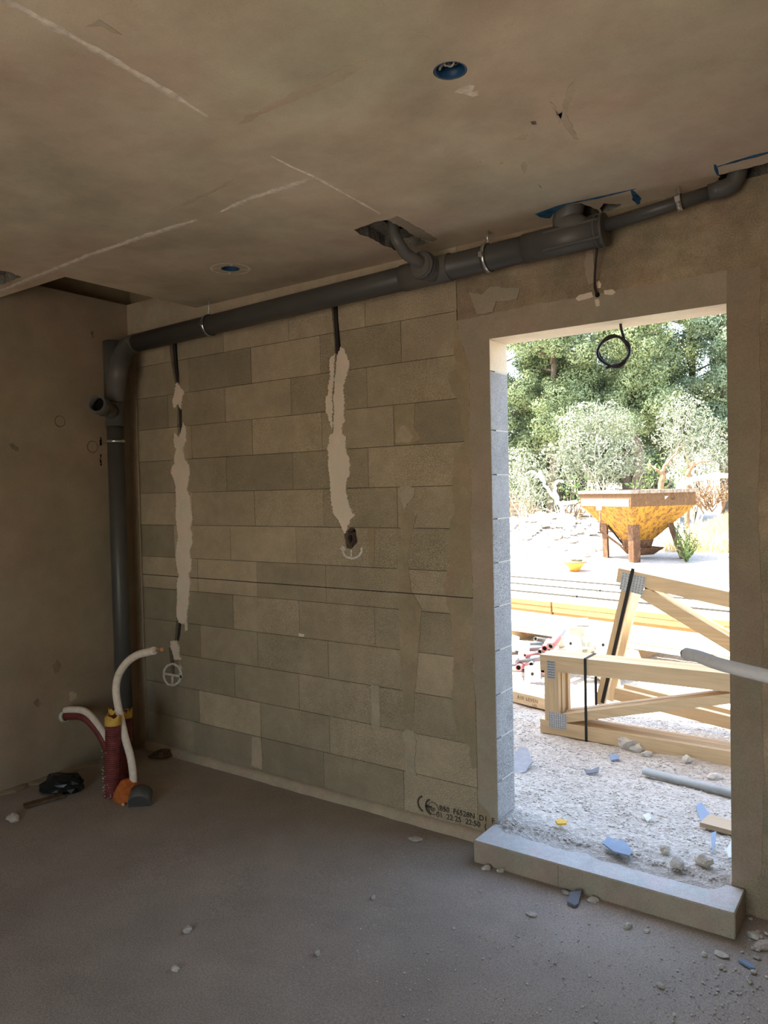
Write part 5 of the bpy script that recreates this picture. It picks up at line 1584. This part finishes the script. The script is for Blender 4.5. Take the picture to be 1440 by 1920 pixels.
TR = [(-9.6, 20.6, 9.6, 1.75, 1, 'conifer', 'dense green conifer filling the upper left of the opening', .9, 58), (-8.2, 22.4, 10.4, 1.7, 2, 'conifer2', 'darker conifer behind the leftmost one', 1.8, 46), (-7.3, 20.4, 9.2, 1.55, 3, 'conifer', 'light green conifer above the left part of the yard', 2.6, 48),
      (-5.7, 23.4, 10.6, 1.65, 4, 'conifer2', 'tall conifer behind the hanging cable coil', 1.5, 48), (-4.9, 21.2, 9.6, 1.35, 5, 'conifer', 'conifer with open lower trunk right of the cable coil', 3.0, 40), (-3.9, 24.2, 10.8, 1.5, 6, 'conifer', 'bright conifer right of centre in the opening', 2.4, 42),
      (-2.6, 23.6, 9.8, 1.35, 7, 'conifer2', 'dark conifer at the right edge of the opening', 2.0, 40), (-11.6, 22.5, 9.5, 1.8, 8, 'conifer', 'conifer hidden beyond the left jamb', .8, 16), (-1.0, 24.8, 9.5, 1.5, 9, 'conifer', 'conifer hidden beyond the right jamb', 1.2, 16),
      (-14.0, 20.6, 9.0, 2.0, 13, 'conifer2', 'conifer beyond the left jamb, second from the opening', .8, 15), (-16.8, 19.4, 9.2, 2.1, 14, 'conifer', 'conifer beyond the left jamb, third from the opening', .8, 15), (-19.6, 18.0, 9.0, 2.1, 15, 'conifer2', 'conifer beyond the left jamb, farthest from the opening', .8, 15), (1.4, 24.6, 9.4, 2.0, 16, 'conifer', 'conifer beyond the right jamb, farthest from the opening', .8, 15),
      (-6.6, 26.0, 7.0, 1.9, 10, 'conifer2', 'low dark conifer far behind the row', .2, 40), (-9.4, 25.5, 7.0, 1.9, 12, 'conifer2', 'low dark conifer far behind the left trees', .2, 40)]
for (x, y, H, W, sd, mt, lab, cl_, n_) in TR: tree(x, y, H, W, sd, M[mt], lab, cl_, n=n_)
def shrub(px, name, lab, mat, twig, per=90, leaf=.055, twigs=26, grp='pale shrubs', seed=1, low=.0):
    """px: puffs as (u, v, depth, radius)"""
    cl = [(dist(u, v, dp), R_) for u, v, dp, R_ in px]
    c = sum((q for q, _ in cl), Vector()) / len(cl)
    zb = gh(c.x, c.y)
    root = tag(empty(name, (c.x, c.y, zb)), lab, 'shrub', grp)
    m = MB(); r_ = random.Random(seed)
    base = Vector((c.x, c.y, zb - .05))
    for k in range(twigs):
        q, R_ = cl[k % len(cl)]
        e = q + Vector((r_.uniform(-1, 1), r_.uniform(-1, 1), r_.uniform(-.3, 1))) * R_ * .9
        limb(m, base.lerp(q, r_.uniform(low, low + .45)), e, .016, .003, seed * 77 + k, 4, .3)
    m.build('twigs', twig, root)
    foliage(cl, per, leaf, seed, mat, 'foliage', root)
shrub([(1075, 800, 19, .45), (1100, 780, 19, .45), (1120, 805, 19, .5), (1090, 835, 18.8, .5), (1145, 775, 19.2, .4), (1165, 800, 19.3, .42), (1130, 845, 18.7, .45), (1070, 860, 18.6, .4), (1175, 840, 19, .4), (1110, 880, 18.5, .4), (1040, 850, 18.5, .35), (1055, 885, 18.4, .35), (1150, 880, 18.6, .4), (1195, 870, 18.8, .35)], 'pale_shrub', 'pale olive shrub with bleached twigs behind the hopper\'s left rim', M['olive'], M['bark_pale'], seed=21, twigs=22, per=1300, leaf=.034)
shrub([(1275, 760, 19, .40), (1300, 775, 19, .42), (1255, 790, 19.2, .35), (1290, 810, 18.8, .42), (1330, 805, 19, .4), (1345, 830, 18.8, .4), (1310, 840, 18.6, .42), (1270, 835, 18.8, .38), (1245, 820, 19, .32), (1340, 870, 18.4, .4), (1310, 880, 18.3, .4), (1360, 850, 18.8, .4), (1280, 870, 18.5, .35)], 'pale_shrub', 'pale tall shrub with white twigs at the right of the opening', M['olive'], M['bark_pale'], seed=22, twigs=34, per=1050, leaf=.034)
shrub([(955, 870, 19.5, .40), (975, 860, 19.6, .40), (995, 880, 19.4, .4), (1010, 905, 19, .38), (965, 905, 19, .4), (985, 925, 18.8, .35), (1000, 940, 18.6, .35)], 'pale_shrub', 'grey green shrub above the far left pallets', M['olive'], M['bark_pale'], seed=23, twigs=20, per=1000, leaf=.034)
shrub([(1060, 910, 18, .36), (1075, 925, 17.8, .33), (1085, 905, 18, .33), (1045, 935, 17.6, .28), (1098, 930, 17.8, .28)], 'green_shrub', 'bright green bush left of the hopper', M['shrub'], M['bark'], seed=24, grp='green bushes', twigs=12)
shrub([(1215, 900, 17.6, .33), (1235, 885, 17.8, .36), (1255, 895, 17.6, .36), (1275, 885, 17.8, .3), (1195, 905, 17.4, .28), (1225, 870, 18, .3)], 'green_shrub', 'bright green bush above the hopper\'s right rim', M['shrub'], M['bark'], seed=25, grp='green bushes', twigs=12)
shrub([(990, 955, 18.2, .34), (1000, 975, 18, .30), (985, 975, 18, .26), (1012, 965, 17.8, .26)], 'dry_bush', 'brown withered bush right of the far left pallets', M['dead_leaf'], M['bark_tan'], seed=26, grp='dry bushes', per=260, twigs=20, leaf=.035)
shrub([(1315, 915, 16.6, .30), (1335, 925, 16.6, .30), (1352, 915, 16.8, .32), (1305, 930, 16.4, .25), (1368, 925, 16.8, .3)], 'dry_bush', 'brown dry scrub right of the hopper', M['dead_leaf'], M['bark_tan'], seed=27, grp='dry bushes', per=420, twigs=60, leaf=.026, low=.5)
shrub([(1038, 950, 17.5, .28), (1030, 970, 17.3, .28), (1055, 965, 17.2, .25), (1062, 985, 16.5, .2), (1040, 985, 16.8, .22)], 'dry_bush', 'yellowish weeds under the fallen white branch', M['olive'], M['bark_pale'], seed=28, grp='dry bushes', per=70, twigs=20)
shrub([(1290, 1005, 12.6, .16), (1283, 1025, 12.2, .15), (1300, 1020, 12.6, .14), (1275, 985, 12.9, .14)], 'weed', 'straggly green weed beside the hopper\'s right leg', M['shrub'], M['shrub'], seed=29, grp='weeds', per=1500, leaf=.016, twigs=26)
def branch(lab, segs, mat, seed, grp='dead branches'):
    m = MB()
    allp = [dist(u, v, d_) for S, r0, r1 in segs for (u, v, d_) in S]
    lo = min(allp, key=lambda q: q.z)
    root = tag(empty('dead_branch', lo), lab, 'branch', grp)
    for i, (S, r0, r1) in enumerate(segs):
        jr = random.Random(seed * 10 + i)
        P = smooth_path([dist(u + jr.uniform(-2.5, 2.5), v + jr.uniform(-2.5, 2.5), d_) for u, v, d_ in smooth_path(S, 3)], 3)
        MB().tube(P, [r0 + (r1 - r0) * k / (len(P) - 1) for k in range(len(P))], 10).build('limb', M[mat], root)
branch('fallen white branch left of the hopper', [([(1056, 990, 17.0), (1052, 951, 17.0), (1041, 936, 17.2), (1030, 922, 17.4), (1018, 900, 17.6), (1012, 884, 17.8)], .055, .022), ([(1044, 938, 17.2), (1041, 920, 17.3), (1043, 906, 17.4), (1054, 900, 17.5)], .05, .02), ([(1051, 946, 17), (1066, 942, 16.9), (1083, 940, 16.8)], .05, .035), ([(1018, 900, 17.6), (1000, 885, 17.8), (985, 890, 18)], .035, .015)], 'bark_pale', 1)
branch('thick white branch leaning out at the right of the opening', [([(1268, 990, 16.2), (1270, 920, 16.2), (1284, 908, 16.2), (1305, 898, 16.2), (1335, 893, 16.2), (1372, 890, 16.3), (1420, 880, 16.4)], .06, .055), ([(1305, 898, 16.2), (1300, 880, 16.3), (1318, 884, 16.3)], .03, .015)], 'bark_pale', 2)
branch('forked tan stump behind the hopper\'s rim', [([(1240, 985, 15.6), (1240, 905, 15.6), (1241, 884, 15.6)], .062, .052), ([(1241, 886, 15.6), (1252, 869, 15.6), (1264, 854, 15.7), (1277, 838, 15.8)], .038, .018), ([(1241, 886, 15.6), (1231, 879, 15.6), (1218, 872, 15.7)], .035, .015)], 'bark_tan', 3)
branch('cut tan trunk right of the forked stump', [([(1290, 990, 16.6), (1291, 905, 16.6), (1293, 884, 16.6), (1298, 868, 16.6)], .055, .045), ([(1298, 872, 16.6), (1312, 867, 16.6), (1332, 863, 16.7)], .03, .012), ([(1293, 884, 16.6), (1286, 860, 16.6), (1284, 840, 16.7)], .02, .008)], 'bark_tan', 4)
# dry grass on the bank
V_, F_ = [], []
for i in range(24000):
    x, y = rnd.uniform(-1.4, 2.6), rnd.uniform(11.2, 17)
    if x < -1.6 + (y - 12) * -.2: continue
    z = gh(x, y); h = rnd.uniform(.10, .32); a = rnd.uniform(0, 6.28); w_ = .008
    k = len(V_); lx, ly = rnd.gauss(0, .08), rnd.gauss(0, .08)
    V_ += [(x - w_ * math.cos(a), y - w_ * math.sin(a), z - .01), (x + w_ * math.cos(a), y + w_ * math.sin(a), z - .01), (x + lx, y + ly, z + h)]
    F_.append((k, k + 1, k + 2))
me = bpy.data.meshes.new('dry_grass'); me.from_pydata(V_, [], F_); me.materials.append(M['dry_grass'])
tag(link('dry_grass', me), 'dry yellow grass on the bank right of the hopper', 'grass', kind='stuff')
